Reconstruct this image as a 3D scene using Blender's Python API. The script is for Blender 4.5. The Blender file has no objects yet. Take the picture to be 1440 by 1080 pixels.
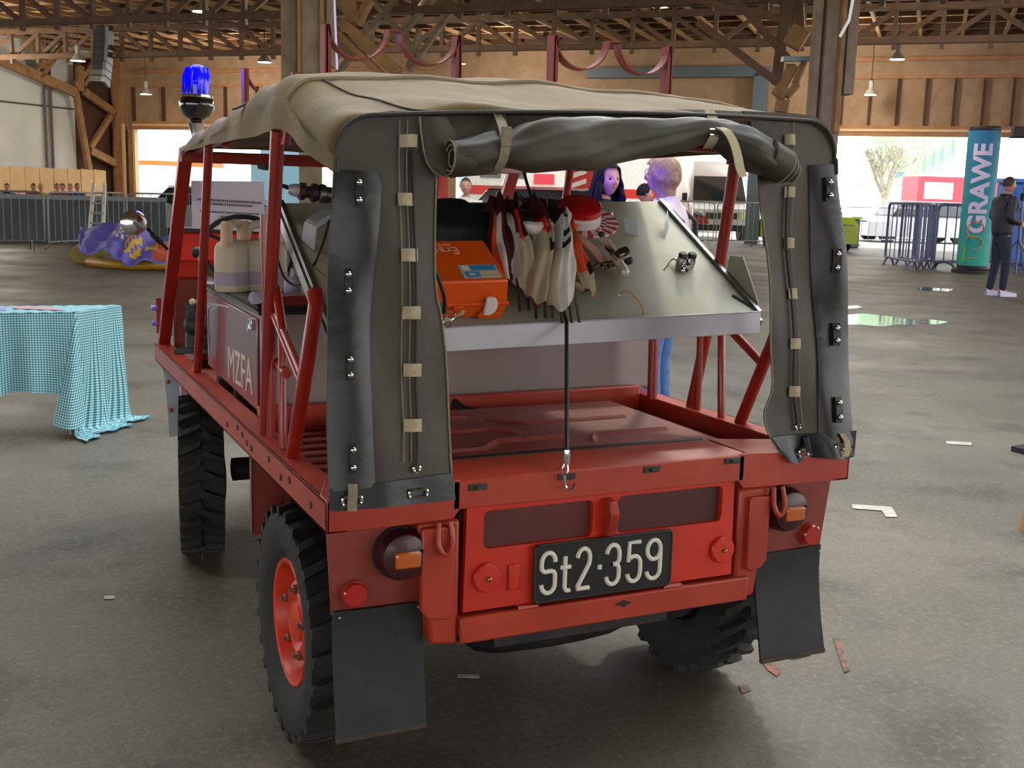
import bpy, bmesh, math, random
from mathutils import Vector, Matrix
random.seed(7)
COL = bpy.context.scene.collection
PI = math.pi
# ------------------------------------------------------------------ camera measured from the photograph
CF, CP, YAW, PIT, ROL = 1581.1, Vector((-1.282, -2.125, 1.366)), .444, -.169, .028
FW = Vector((math.sin(YAW)*math.cos(PIT), math.cos(YAW)*math.cos(PIT), math.sin(PIT)))
_rt = Vector((math.cos(YAW), -math.sin(YAW), 0)); _up = _rt.cross(FW)
RT = _rt*math.cos(ROL)+_up*math.sin(ROL); UP = -_rt*math.sin(ROL)+_up*math.cos(ROL)
HF = Vector((math.sin(YAW), math.cos(YAW), 0))
def ray(u, v): return FW+RT*((u-720)/CF)-UP*((v-540)/CF)
def V(u, v, ax, val):            # point of the plane x|y|z = val that is seen at u, v
    i = 'xyz'.index(ax); d = ray(u, v); return CP+d*((val-CP[i])/d[i])
def G(u, v, z=0.): return V(u, v, 'z', z)
def PLN(u, v, n, k):             # plane n.p = k
    n = Vector(n); d = ray(u, v); return CP+d*((k-CP.dot(n))/d.dot(n))
def T(u, v, h=0.): return PLN(u, v, (-.018, -.57, 1), 1.045-.57*.37+h)     # above the sloping tray
def CU(u, v, off=0.): return PLN(u, v, (0, 1, -.1/.72), -.1*.73/.72-off)   # rear curtain plane
def D(u, v, dist):               # point at a forward distance
    d = ray(u, v); return CP+d*(dist/d.dot(HF))
def lerp(a, b, t): return a+(b-a)*t
def spline(pts, n):              # catmull-rom through points
    P = [Vector(p) for p in pts]; out = []; m = len(P)-1
    for i in range(n):
        s = i/(n-1)*m; k = min(int(s), m-1); t = s-k
        p0, p1, p2, p3 = P[max(k-1, 0)], P[k], P[k+1], P[min(k+2, m)]
        out.append(.5*((2*p1)+(p2-p0)*t+(2*p0-5*p1+4*p2-p3)*t*t+(3*p1-p0-3*p2+p3)*t**3))
    return out
# ------------------------------------------------------------------ mesh builder
class MB:
    def __init__(s): s.v = []; s.f = []; s.m = []; s.uv = {}
    def add(s, vs, fs, mi=0):
        b = len(s.v); s.v += [Vector(p) for p in vs]
        for f in fs: s.f.append([b+i for i in f]); s.m.append(mi)
        return s
    def box(s, a, b, mi=0):
        x0, x1 = sorted((a[0], b[0])); y0, y1 = sorted((a[1], b[1])); z0, z1 = sorted((a[2], b[2]))
        return s.add([(x0,y0,z0),(x1,y0,z0),(x1,y1,z0),(x0,y1,z0),(x0,y0,z1),(x1,y0,z1),(x1,y1,z1),(x0,y1,z1)],
                     [(0,3,2,1),(4,5,6,7),(0,1,5,4),(1,2,6,5),(2,3,7,6),(3,0,4,7)], mi)
    def obox(s, c, size, M=None, mi=0):
        c = Vector(c); M = M or Matrix.Identity(3); h = Vector(size)/2; vs = []
        for z in (-1, 1):
            for x, y in ((-1,-1),(1,-1),(1,1),(-1,1)): vs.append(c+M@Vector((x*h.x, y*h.y, z*h.z)))
        return s.add(vs, [(0,3,2,1),(4,5,6,7),(0,1,5,4),(1,2,6,5),(2,3,7,6),(3,0,4,7)], mi)
    def bar(s, a, b, w, t, up=(0,0,1), mi=0):
        a, b = Vector(a), Vector(b); z = (b-a); L = z.length; z.normalize(); u = Vector(up)
        if abs(z.dot(u)) > .98: u = Vector((1, 0, 0))
        x = u.cross(z).normalized(); y = z.cross(x)
        return s.obox((a+b)/2, (w, t, L), Matrix((x, y, z)).transposed(), mi)
    def tube(s, pts, r, n=10, closed=False, cap=True, mi=0, flat=1.):
        P = [Vector(p) for p in pts]; m = len(P); R = r if isinstance(r, (list, tuple)) else [r]*m
        vs = []; prev = None
        for i in range(m):
            if closed: t = (P[(i+1) % m]-P[i-1])
            else: t = P[min(i+1, m-1)]-P[max(i-1, 0)]
            t = t.normalized() if t.length > 1e-9 else Vector((0, 0, 1))
            if prev is None:
                a = Vector((0, 0, 1)) if abs(t.z) < .9 else Vector((1, 0, 0)); x = a.cross(t).normalized()
            else: x = (prev-t*prev.dot(t)); x = x.normalized() if x.length > 1e-6 else prev
            prev = x; y = t.cross(x)
            for k in range(n):
                an = 2*PI*k/n; vs.append(P[i]+(x*math.cos(an)+y*math.sin(an)*flat)*R[i])
        fs = []
        for i in range(m if closed else m-1):
            for k in range(n):
                a = i*n+k; b = i*n+(k+1) % n; c = ((i+1) % m)*n+(k+1) % n; d = ((i+1) % m)*n+k
                fs.append((a, b, c, d))
        if cap and not closed: fs.append(tuple(range(n))[::-1]); fs.append(tuple((m-1)*n+k for k in range(n)))
        return s.add(vs, fs, mi)
    def lathe(s, prof, o=(0,0,0), ax=(0,0,1), n=24, mi=0, arc=(0, 2*PI), cap=True):
        o = Vector(o); z = Vector(ax).normalized(); a = Vector((0,0,1)) if abs(z.z) < .9 else Vector((1,0,0))
        x = a.cross(z).normalized(); y = z.cross(x); vs = []; full = abs(arc[1]-arc[0]-2*PI) < 1e-6
        nn = n if full else n+1
        for r, h in prof:
            for k in range(nn):
                an = arc[0]+(arc[1]-arc[0])*k/n; vs.append(o+z*h+(x*math.cos(an)+y*math.sin(an))*r)
        fs = []
        for i in range(len(prof)-1):
            for k in range(n):
                k2 = (k+1) % nn
                fs.append((i*nn+k, i*nn+k2, (i+1)*nn+k2, (i+1)*nn+k))
        if full and cap:
            if prof[0][0] > 1e-4: fs.append(tuple(range(nn))[::-1])
            if prof[-1][0] > 1e-4: fs.append(tuple((len(prof)-1)*nn+k for k in range(nn)))
        return s.add(vs, fs, mi)
    def prism(s, poly, ext, mi=0):
        P = [Vector(p) for p in poly]; e = Vector(ext); n = len(P)
        fs = [tuple(range(n))[::-1], tuple(range(n, 2*n))]+[(i, (i+1) % n, n+(i+1) % n, n+i) for i in range(n)]
        return s.add(P+[p+e for p in P], fs, mi)
    def grid(s, rows, thick=0., mi=0, uv=None):
        R = [[Vector(p) for p in r] for r in rows]; m = len(R); n = len(R[0]); vs = [p for r in R for p in r]
        fs = [(i*n+j, i*n+j+1, (i+1)*n+j+1, (i+1)*n+j) for i in range(m-1) for j in range(n-1)]
        b = len(s.v)
        if thick:
            nb = []
            for i in range(m):
                for j in range(n):
                    du = R[i][min(j+1, n-1)]-R[i][max(j-1, 0)]; dv = R[min(i+1, m-1)][j]-R[max(i-1, 0)][j]
                    c = du.cross(dv); nb.append(R[i][j]+(c.normalized() if c.length > 1e-12 else Vector((0,0,1)))*thick)
            o = len(vs); vs += nb; fs2 = [tuple(o+q for q in f[::-1]) for f in fs]
            e = []
            for j in range(n-1): e += [(j+1, j, o+j, o+j+1), ((m-1)*n+j, (m-1)*n+j+1, o+(m-1)*n+j+1, o+(m-1)*n+j)]
            for i in range(m-1): e += [(i*n, (i+1)*n, o+(i+1)*n, o+i*n), ((i+1)*n+n-1, i*n+n-1, o+i*n+n-1, o+(i+1)*n+n-1)]
            fs = fs+fs2+e
        s.add(vs, fs, mi)
        if uv:
            for k in range(len(vs)):
                q = k % (m*n); s.uv[b+k] = uv[q//n][q % n]
        return s
    def ball(s, c, r, n=12, mi=0):
        c = Vector(c); r = Vector((r, r, r)) if not hasattr(r, '__len__') else Vector(r)
        k = n//2+1; s_ = []
        rows = [[c+Vector((math.sin(PI*i/k)*math.cos(2*PI*j/n)*r.x, math.sin(PI*i/k)*math.sin(2*PI*j/n)*r.y, math.cos(PI*i/k)*r.z)) for j in range(n)] for i in range(1, k)]
        vs = [p for q in rows for p in q]+[c+Vector((0,0,r.z)), c-Vector((0,0,r.z))]; m = len(rows)
        fs = [(i*n+j, (i+1)*n+j, (i+1)*n+(j+1) % n, i*n+(j+1) % n) for i in range(m-1) for j in range(n)]
        fs += [(m*n, j, (j+1) % n) for j in range(n)]+[(m*n+1, (m-1)*n+(j+1) % n, (m-1)*n+j) for j in range(n)]
        return s.add(vs, fs, mi)
    def build(s, name, mat, parent=None, bevel=0, sub=0, ang=35, local=False, solid=0, tri=False):
        off = Vector((0, 0, 0))
        if parent is not None and not local:
            q = parent
            while q is not None: off += q.location; q = q.parent
        me = bpy.data.meshes.new(name)
        me.from_pydata([tuple(p-off) for p in s.v], [], s.f)
        mats = mat if isinstance(mat, (list, tuple)) else [mat]
        for m in mats: me.materials.append(m)
        if len(mats) > 1: me.polygons.foreach_set('material_index', s.m)
        if s.uv:
            L = me.uv_layers.new(name='UVMap')
            for lp in me.loops: L.data[lp.index].uv = s.uv.get(lp.vertex_index, (0, 0))
        me.validate(); bm = bmesh.new(); bm.from_mesh(me); bmesh.ops.recalc_face_normals(bm, faces=bm.faces); bm.to_mesh(me); bm.free()
        me.shade_smooth(); me.set_sharp_from_angle(angle=math.radians(ang))
        o = bpy.data.objects.new(name, me); COL.objects.link(o)
        if parent is not None: o.parent = parent
        if solid:
            md = o.modifiers.new('s', 'SOLIDIFY'); md.thickness = solid; md.offset = 0
        if bevel:
            md = o.modifiers.new('b', 'BEVEL'); md.width = bevel; md.segments = 2; md.limit_method = 'ANGLE'; md.angle_limit = math.radians(40)
        if sub:
            md = o.modifiers.new('u', 'SUBSURF'); md.levels = sub; md.render_levels = sub
        return o
def thing(name, label, cat, loc=(0,0,0), rotz=0, group=None):
    o = bpy.data.objects.new(name, None); COL.objects.link(o); o.location = loc; o.rotation_euler = (0, 0, rotz)
    o.empty_display_size = .1; o['label'] = label; o['category'] = cat
    if group: o['group'] = group
    return o
def tag(o, label, cat, group=None):
    o['label'] = label; o['category'] = cat
    if group: o['group'] = group
    return o
def origin(o, p):                # move a mesh thing's origin to p, geometry stays
    p = Vector(p); o.data.transform(Matrix.Translation(-p)); o.location = p; return o
def struct(o): o['kind'] = 'structure'; return o
def copy_thing(root, loc, rotz=None, label=None, group=None):
    r = root.copy(); COL.objects.link(r); r.location = loc
    if rotz is not None: r.rotation_euler = (0, 0, rotz)
    if label: r['label'] = label
    if group: r['group'] = group
    for ch in list(root.children):
        c = ch.copy(); COL.objects.link(c); c.parent = r
        for g in ch.children:
            d = g.copy(); COL.objects.link(d); d.parent = c
    return r
# ------------------------------------------------------------------ materials
def hexc(h):
    h = h.lstrip('#'); c = [int(h[i:i+2], 16)/255 for i in (0, 2, 4)]
    return tuple((x/12.92 if x <= .04045 else ((x+.055)/1.055)**2.4) for x in c)+(1,)
def mat(name, c, rough=.5, metal=0., c2=None, scale=6., amt=.5, bump=0., bscale=40., coat=0., trans=0., emis=0., spec=.5, sheen=0., detail=6.):
    m = bpy.data.materials.new(name); m.use_nodes = True; nt = m.node_tree; b = nt.nodes['Principled BSDF']
    c = hexc(c) if isinstance(c, str) else tuple(c)+(1,)*(4-len(c))
    b.inputs['Base Color'].default_value = c; b.inputs['Roughness'].default_value = rough; b.inputs['Metallic'].default_value = metal
    b.inputs['Coat Weight'].default_value = coat; b.inputs['Transmission Weight'].default_value = trans; b.inputs['Specular IOR Level'].default_value = spec
    b.inputs['Sheen Weight'].default_value = sheen
    if emis: b.inputs['Emission Color'].default_value = c; b.inputs['Emission Strength'].default_value = emis
    tc = nt.nodes.new('ShaderNodeTexCoord')
    if c2:
        c2 = hexc(c2) if isinstance(c2, str) else tuple(c2)+(1,)*(4-len(c2))
        n = nt.nodes.new('ShaderNodeTexNoise'); n.inputs['Scale'].default_value = scale; n.inputs['Detail'].default_value = detail
        r = nt.nodes.new('ShaderNodeMapRange'); r.inputs['From Min'].default_value = .5-.25*(1.2-amt); r.inputs['From Max'].default_value = .5+.25*(1.2-amt)
        x = nt.nodes.new('ShaderNodeMix'); x.data_type = 'RGBA'; x.inputs['A'].default_value = c; x.inputs['B'].default_value = c2
        nt.links.new(tc.outputs['Object'], n.inputs['Vector']); nt.links.new(n.outputs['Fac'], r.inputs['Value'])
        nt.links.new(r.outputs['Result'], x.inputs['Factor']); nt.links.new(x.outputs['Result'], b.inputs['Base Color'])
    if bump:
        n2 = nt.nodes.new('ShaderNodeTexNoise'); n2.inputs['Scale'].default_value = bscale; n2.inputs['Detail'].default_value = 4
        bu = nt.nodes.new('ShaderNodeBump'); bu.inputs['Strength'].default_value = bump; bu.inputs['Distance'].default_value = .01
        nt.links.new(tc.outputs['Object'], n2.inputs['Vector']); nt.links.new(n2.outputs['Fac'], bu.inputs['Height']); nt.links.new(bu.outputs['Normal'], b.inputs['Normal'])
    return m
M = {}
M['red'] = mat('red_paint', '#962812', .42, c2='#a9381f', scale=5, coat=.08)
M['redbed'] = mat('red_bed_paint', '#8a3a32', .55, c2='#9a4b42', scale=7, coat=.0, bump=.08)
M['reddoor'] = mat('red_door_paint', '#c82a0c', .42, c2='#b42206', scale=5, coat=.1)
M['redfade'] = mat('faded_red_paint', '#86352a', .5, c2='#742b21', scale=6)
M['redframe'] = mat('red_frame_paint', '#931d10', .33, c2='#7d170e', scale=9, coat=.2)
M['rim'] = mat('rim_paint', '#cf3a1f', .4, c2='#b53220', scale=9)
M['tyre'] = mat('tyre_rubber', '#161616', .75, c2='#1f1f1e', scale=14, bump=.3, bscale=60)
M['black'] = mat('black_rubber', '#121315', .55, c2='#1a1b1c', scale=10, bump=.1)
M['flap'] = mat('flap_rubber', '#171b1d', .65, c2='#1d2224', scale=18, bump=.12, bscale=120)
M['vinyl'] = mat('black_vinyl', '#090c11', .36, c2='#0e131a', scale=8, bump=.15, bscale=25)
M['canvas'] = mat('roof_canvas', '#74623a', .8, c2='#5f502c', scale=4, bump=.45, bscale=11, sheen=.1)
M['canvasd'] = mat('curtain_canvas', '#2f2c25', .55, c2='#4a4433', scale=3.2, amt=.4, bump=.4, bscale=16)
M['piping'] = mat('canvas_piping', '#2a2822', .6)
M['web'] = mat('webbing', '#b0a487', .8, c2='#9a8f74', scale=60)
M['strapg'] = mat('webbing_grey', '#8d836c', .8, c2='#766e5b', scale=60)
M['chrome'] = mat('chrome', '#cfcfd2', .12, 1.)
M['steel'] = mat('dull_steel', '#9b9a96', .38, 1., c2='#7f7e7a', scale=20)
M['dsteel'] = mat('dark_steel', '#4b463f', .5, .6, c2='#332f2b', scale=20)
M['alu'] = mat('aluminium_sheet', '#a7a594', .5, .25, c2='#95937f', scale=5, bump=.03)
M['alulip'] = mat('aluminium_edge', '#b6b7bf', .45, .3, c2='#a6a7ad', scale=8)
M['boxw'] = mat('pale_box_paint', '#938580', .35, .25, c2='#86797a', scale=3)
M['boxred'] = mat('box_side_red', '#8a3236', .28, .1, c2='#7c2a2e', scale=4, coat=.4)
M['white'] = mat('white_paint', '#dcd8d2', .5)
M['letter'] = mat('plate_letter', '#d5d2c4', .5)
M['plate'] = mat('plate_black', '#0d0f12', .35, coat=.3)
M['lens'] = mat('dark_red_lens', '#350a10', .42, coat=.15)
M['amber'] = mat('amber_lens', '#b5560c', .15, coat=1.)
M['reflr'] = mat('red_reflector', '#a51211', .2, coat=1.)
M['orange'] = mat('orange_plastic', '#e0580c', .42, c2='#d34f0b', scale=5)
M['jerry'] = mat('cream_plastic', '#c5b7a1', .5, c2='#b8a992', scale=7)
M['blackcloth'] = mat('black_cloth', '#0f1013', .7, c2='#191b20', scale=14, bump=.4, bscale=40)
M['maroon'] = mat('maroon_fabric', '#4a0f0c', .6, c2='#330a09', scale=9)
M['cream'] = mat('cream_fabric', '#b9ab93', .7, c2='#a29478', scale=9)
M['whitef'] = mat('white_fabric', '#d9d6cf', .6, c2='#c8c4bb', scale=12)
M['orangef'] = mat('orange_fabric', '#e2542a', .6)
M['redf'] = mat('red_fabric', '#b3230f', .6)
M['skin'] = mat('skin', '#c08a72', .5, c2='#b47c66', scale=18)
M['paper'] = mat('paper', '#d9d6e2', .7)
M['ink'] = mat('ink', '#6a6676', .8)
M['bluel'] = None
# ================================================================== THE VEHICLE
veh = thing('utility_vehicle', 'small red open four-wheel-drive fire vehicle with olive canvas top, parked in the hall', 'vehicle', (0, .9, 0))
red, redf = M['red'], M['redframe']
# --- bed
b = MB(); b.box((-.645,.17,.66),(.645,2.3,.69))
for i in range(9): b.box((-.63,.22+i*.075,.69),(-.43,.25+i*.075,.699))
bed = b.build('bed_floor', M['redbed'], veh, bevel=.003)
for s in (-1, 1):
    b = MB(); b.box((s*.675,0,.675),(s*.668,2.435,.742)); b.box((s*.675,0,.735),(s*.615,2.435,.742)); b.box((s*.675,.0,.675),(s*.63,2.435,.682))
    b.box((s*.618,.15,.68),(s*.612,2.3,.742))
    rl = b.build('side_rail', red, veh, bevel=.002)
    if s < 0:
        b = MB()
        for y in (1.0,.80,.745,.69,.50,.38,.30,.12,.86): b.lathe([(.009,0),(.009,.002)],(-.6752,y,.712-.01*math.sin(y*20)),(-1,0,0),6)
        b.build('rail_bolt_hole', M['dsteel'], rl)
# rear rail: deep at the ends, shallow over the door, sloped top
prof = [(0,.70),(0,.762),(.012,.768),(.17,.765),(.17,.74),(.02,.70)]
b = MB(); b.prism([(-.40,y,z) for y, z in prof], (.75,0,0))
b.prism([(-.675,0,.675),(-.40,0,.68),(-.385,0,.70),(-.385,0,.765),(-.40,0,.765),(-.675,0,.745)], (0,.012,0))
b.prism([(.675,0,.675),(.675,0,.745),(.36,0,.765),(.335,0,.765),(.335,0,.70),(.352,0,.68)], (0,.012,0))
b.prism([(-.675,0,.742),(-.40,0,.762),(-.40,.17,.762),(-.63,.17,.742),(-.675,.05,.742)], (0,0,.004))
b.prism([(.675,0,.742),(.36,0,.762),(.36,.17,.762),(.63,.17,.742),(.675,.05,.742)], (0,0,.004))
rear = b.build('rear_rail', red, veh, bevel=.003)
for u, v in ((672,685),(797,670),(917,660),(1030,648)):
    b = MB(); p = V(u, v, 'y', -.002); b.obox(p, (.042,.005,.014)); b.obox(p+Vector((.002,-.005,0)), (.018,.008,.007))
    b.build('rail_bracket', M['dsteel'], rear, bevel=.001)
# hatch panels with embossed ribs
def relief(name, x0, x1, y0, y1, z, segs, w=.011, h=.010, nx=170, ny=90):
    def d2(px, py, s):
        ax, ay, bx, by = s; dx, dy = bx-ax, by-ay; L = dx*dx+dy*dy or 1; t = max(0, min(1, ((px-ax)*dx+(py-ay)*dy)/L))
        return math.hypot(px-ax-dx*t, py-ay-dy*t)
    rows = []
    for i in range(ny+1):
        r = []
        for j in range(nx+1):
            x = lerp(x0, x1, j/nx); y = lerp(y0, y1, i/ny); dd = min(d2(x, y, s) for s in segs)
            q = max(0, 1-dd/w); r.append((x, y, z+h*(q*q*(3-2*q))))
        rows.append(r)
    return MB().grid(rows).build(name, M['redbed'], veh)
sg = []
for (cx, cy) in ((-.20,.62),(.22,.62)):
    sg += [(cx-.17,cy-.30,cx-.12,cy-.17),(cx-.12,cy-.17,cx+.12,cy-.17),(cx+.12,cy-.17,cx+.17,cy-.30),
           (cx-.17,cy+.28,cx-.12,cy+.15),(cx-.12,cy+.15,cx+.12,cy+.15),(cx+.12,cy+.15,cx+.17,cy+.28),(cx-.17,cy,cx-.06,cy),(cx+.06,cy,cx+.17,cy)]
sg = [(cx+q*.42*0+x0,y0,x1+cx,y1) for cx in (0,) for q in (1,) for x0,y0,x1,y1 in ((-.36,.30,-.20,.30),(-.20,.30,-.14,.36),(-.14,.36,.06,.36),(.10,.30,.14,.36),(.14,.36,.36,.36),(-.40,.50,-.10,.50),(-.10,.50,-.04,.44),(-.04,.62,.02,.54),(.02,.54,.34,.54),(-.36,.66,-.10,.66))]
relief('hatch_panel', -.40, .43, .20, .78, .750, sg)
MB().box((-.40,.20,.70),(.43,.78,.748)).build('hatch_lid', M['redbed'], veh, bevel=.004)
MB().box((-.61,.895,.69),(.61,.92,.768)).build('bed_cross_rail', red, veh, bevel=.004)
b = MB(); b.tube([(-.37,.205,.752),(-.36,.185,.757),(.35,.185,.757),(.37,.205,.752)], .011, 8)
b.build('hatch_seal', M['black'], veh)
b = MB(); b.box((-.34,.172,.757),(.33,.186,.763)); b.build('hatch_edge_strip', M['dsteel'], veh, bevel=.002)
b = MB()
b.box((.30,.80,.69),(.52,.89,.693)); b.box((.452,.24,.69),(.475,.8,.694)); b.build('bed_wear_strip', mat('worn_rust','#4b2b22',.6,c2='#7a5a32',scale=9), veh)
# --- tail: columns, frame, engine door, sill
for s in (-1, 1):
    b = MB(); xo, xi = (.475, .378) if s < 0 else (.445, .352)
    b.prism([(s*xo,.012,.675),(s*xi,.012,.675),(s*xi,.012,.39),(s*xo*.93,.012,.40)] , (0,.25,0))
    tail = b.build('tail_column', red, veh, bevel=.008)
for s, x0, x1, z0, z1 in ((-1,.47,.395,.465,.665),(1,.435,.375,.475,.655)):
    MB().prism([(s*x0,-.002,z1),(s*x1,-.002,z1),(s*x1,-.002,z0),(s*lerp(x0,x1,.75),-.002,z0-.008),(s*lerp(x0,x1,.2),-.002,z0),(s*x0,-.002,z0+.02)],(0,.018,0)).build('column_cover', red, veh, bevel=.004)
b = MB(); b.box((-.378,.0,.395),(.385,.26,.455)); b.tube([(-.378,.012,.405),(.385,.012,.405)], .012, 8)
sill = b.build('rear_sill', red, veh, bevel=.006)
b = MB(); b.prism([(-.012+.03,-.001,.432),(.03,-.001,.426),(.042,-.001,.432),(.052,-.001,.434),(.042,-.001,.438),(.03,-.001,.443),(.018,-.001,.437),(.006,-.001,.434)], (0,-.002,0)); b.build('crank_hole', M['black'], sill)
b = MB(); b.box((-.37,.045,.455),(.345,.06,.70)); b.build('door_recess', mat('dark_red_gap','#3a0d0a',.6), veh)
# door with two openings
def frame_with_holes(outer, holes, y, t):
    bm = bmesh.new()
    from mathutils.geometry import tessellate_polygon
    loops = [[Vector((x, y, z)) for x, z in outer]]+[[Vector((x, y, z)) for x, z in h] for h in holes]
    tris = tessellate_polygon(loops); flat = [p for l in loops for p in l]
    m = MB(); n = len(flat); m.add(flat+[p+Vector((0, t, 0)) for p in flat], [tuple(f) for f in tris]+[tuple(n+q for q in f[::-1]) for f in tris])
    k = 0
    for l in loops:
        c = len(l)
        for i in range(c): a = k+i; d = k+(i+1) % c; m.f.append([a, d, n+d, n+a]); m.m.append(0)
        k += c
    bm.free(); return m
def rrect(x0, x1, z0, z1, r, n=4):
    out = []
    for cx, cz, a0 in ((x1-r,z1-r,0),(x0+r,z1-r,90),(x0+r,z0+r,180),(x1-r,z0+r,270)):
        for i in range(n+1): a = math.radians(a0+90*i/n); out.append((cx+r*math.cos(a), cz+r*math.sin(a)))
    return out
def skewr(x0, x1, z0, z1, r, k):      # rounded hole following the door's taper
    return [(x+k*(z-z0), z) for x, z in rrect(x0, x1, z0, z1, r)]
fr = frame_with_holes([(-.368,.462),(.342,.462),(.335,.702),(-.362,.702)],
                      [skewr(-.322,-.052,.60,.686,.014,.0), skewr(.012,.302,.60,.688,.014,.0)], .014, .02)
door = fr.build('engine_door', M['reddoor'], veh, bevel=.004)
mesh_m = mat('vent_mesh', '#5e2320', .6, c2='#3b1512', scale=3)
nt = mesh_m.node_tree; bs = nt.nodes['Principled BSDF']
ck = nt.nodes.new('ShaderNodeTexChecker'); ck.inputs['Scale'].default_value = 260; tcn = nt.nodes.new('ShaderNodeTexCoord')
bu = nt.nodes.new('ShaderNodeBump'); bu.inputs['Strength'].default_value = .5; bu.inputs['Distance'].default_value = .002
nt.links.new(tcn.outputs['Object'], ck.inputs['Vector']); nt.links.new(ck.outputs['Fac'], bu.inputs['Height']); nt.links.new(bu.outputs['Normal'], bs.inputs['Normal'])
for x0, x1 in ((-.325,-.048),(.008,.306)):
    b = MB(); b.box((x0,.028,.596),(x1,.031,.692)); b.build('vent_mesh', mesh_m, door)
for x, z in ((-.314,.537),(.307,.530)):
    b = MB(); b.lathe([(.030,0),(.033,.004),(.033,.008),(.030,.012),(.006,.013)],(x,.014,z),(0,-1,0),28); o = b.build('round_cap', M['reddoor'], door)
    b = MB(); b.lathe([(.005,.012),(.005,.02),(.002,.022)],(x,.014,z),(0,-1,0),10); b.build('cap_screw', mat('brass','#a8945a',.3,1.), door)
b = MB(); b.prism([(-.028,.014,.69),(-.028,-.016,.685),(-.028,-.028,.66),(-.028,-.02,.62),(-.028,.0,.60),(-.028,.014,.60)], (.022,0,0)); b.build('door_hasp', red, door, bevel=.004)
for hx in (-.24,.14): b = MB(); b.box((hx,.006,.452),(hx+.05,.02,.462)); b.tube([(hx,.006,.457),(hx+.05,.006,.457)],.006); b.build('door_hinge', red, door)
b = MB(); b.box((-.262,.006,.50),(-.235,.014,.56)); b.build('plate_bracket', M['reddoor'], door, bevel=.004)
# --- licence plate
b = MB(); b.prism([(x,.004,z) for x, z in rrect(-.205,.158,.463,.600,.012)], (0,-.004,0))
pl = b.build('licence_plate', M['plate'], veh, bevel=.001)
b = MB(); b.tube([(x,.0,z) for x, z in rrect(-.202,.155,.466,.597,.012)], .0025, 6, closed=True); b.build('plate_rim', M['black'], pl)
def arcp(cx, cz, rx, rz, a0, a1, n=10): return [(cx+rx*math.cos(math.radians(lerp(a0,a1,i/n))), cz+rz*math.sin(math.radians(lerp(a0,a1,i/n)))) for i in range(n+1)]
GL = {  # strokes in a 1 x 2.2 cell
 'S': [arcp(.5,1.7,.5,.5,0,180)+[(0,1.45)]+arcp(.35,1.42,.35,.25,180,265,5)+arcp(.62,.95,.38,.25,90,10,5)+arcp(.5,.5,.5,.5,0,-180)],
 't': [[(.35,1.9),(.35,.35)]+arcp(.55,.3,.2,.3,180,270,5)+[(.75,0)],[(0,1.3),(.75,1.3)]],
 '2': [arcp(.5,1.7,.5,.5,175,0)+[(.95,1.35),(.05,.12),(.0,0),(1,0)]],
 '3': [arcp(.5,1.7,.5,.5,175,0)+[(1,1.5)]+arcp(.65,1.42,.35,.3,0,-90,4)+[(.45,1.12)],[(.45,1.12)]+arcp(.6,.8,.4,.32,90,0,4)+[(1,.5)]+arcp(.5,.5,.5,.5,0,-175)],
 '5': [[(.95,2.2),(.1,2.2),(.05,1.15)]+arcp(.5,1.0,.5,.42,130,0,6)+[(1,.5)]+arcp(.5,.5,.5,.5,0,-175)],
 '9': [arcp(.5,1.65,.5,.55,0,360,18)+[(1,1.6),(1,.5)]+arcp(.5,.5,.5,.5,0,-175)],
 '.': [[(.2,.95),(.2,1.2)]]}
xs = {'S':(-.186,.034),'t':(-.139,.034),'2':(-.096,.032),'.':(-.044,.03),'3':(-.020,.033),'5':(.036,.034),'9':(.088,.036)}
for ch, (x, w) in xs.items():
    b = MB(); hh = {'.': .0455}.get(ch, .0455)
    z0 = .486; sc = .0455 if ch != 't' else .040
    for st in GL[ch]:
        b.tube([(x+p*w, -.0005, z0+q*.0425) for p, q in st], .0052, 8, flat=1)
    b.build('plate_character', M['letter'], pl)
b = MB()
for x, z in ((-.196,.53),(.150,.52),(-.108,.53),(-.042,.553)): b.lathe([(.004,0),(.003,.002)],(x,.0,z),(0,-1,0),10)
b.build('plate_rivet', M['dsteel'], pl)
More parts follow.
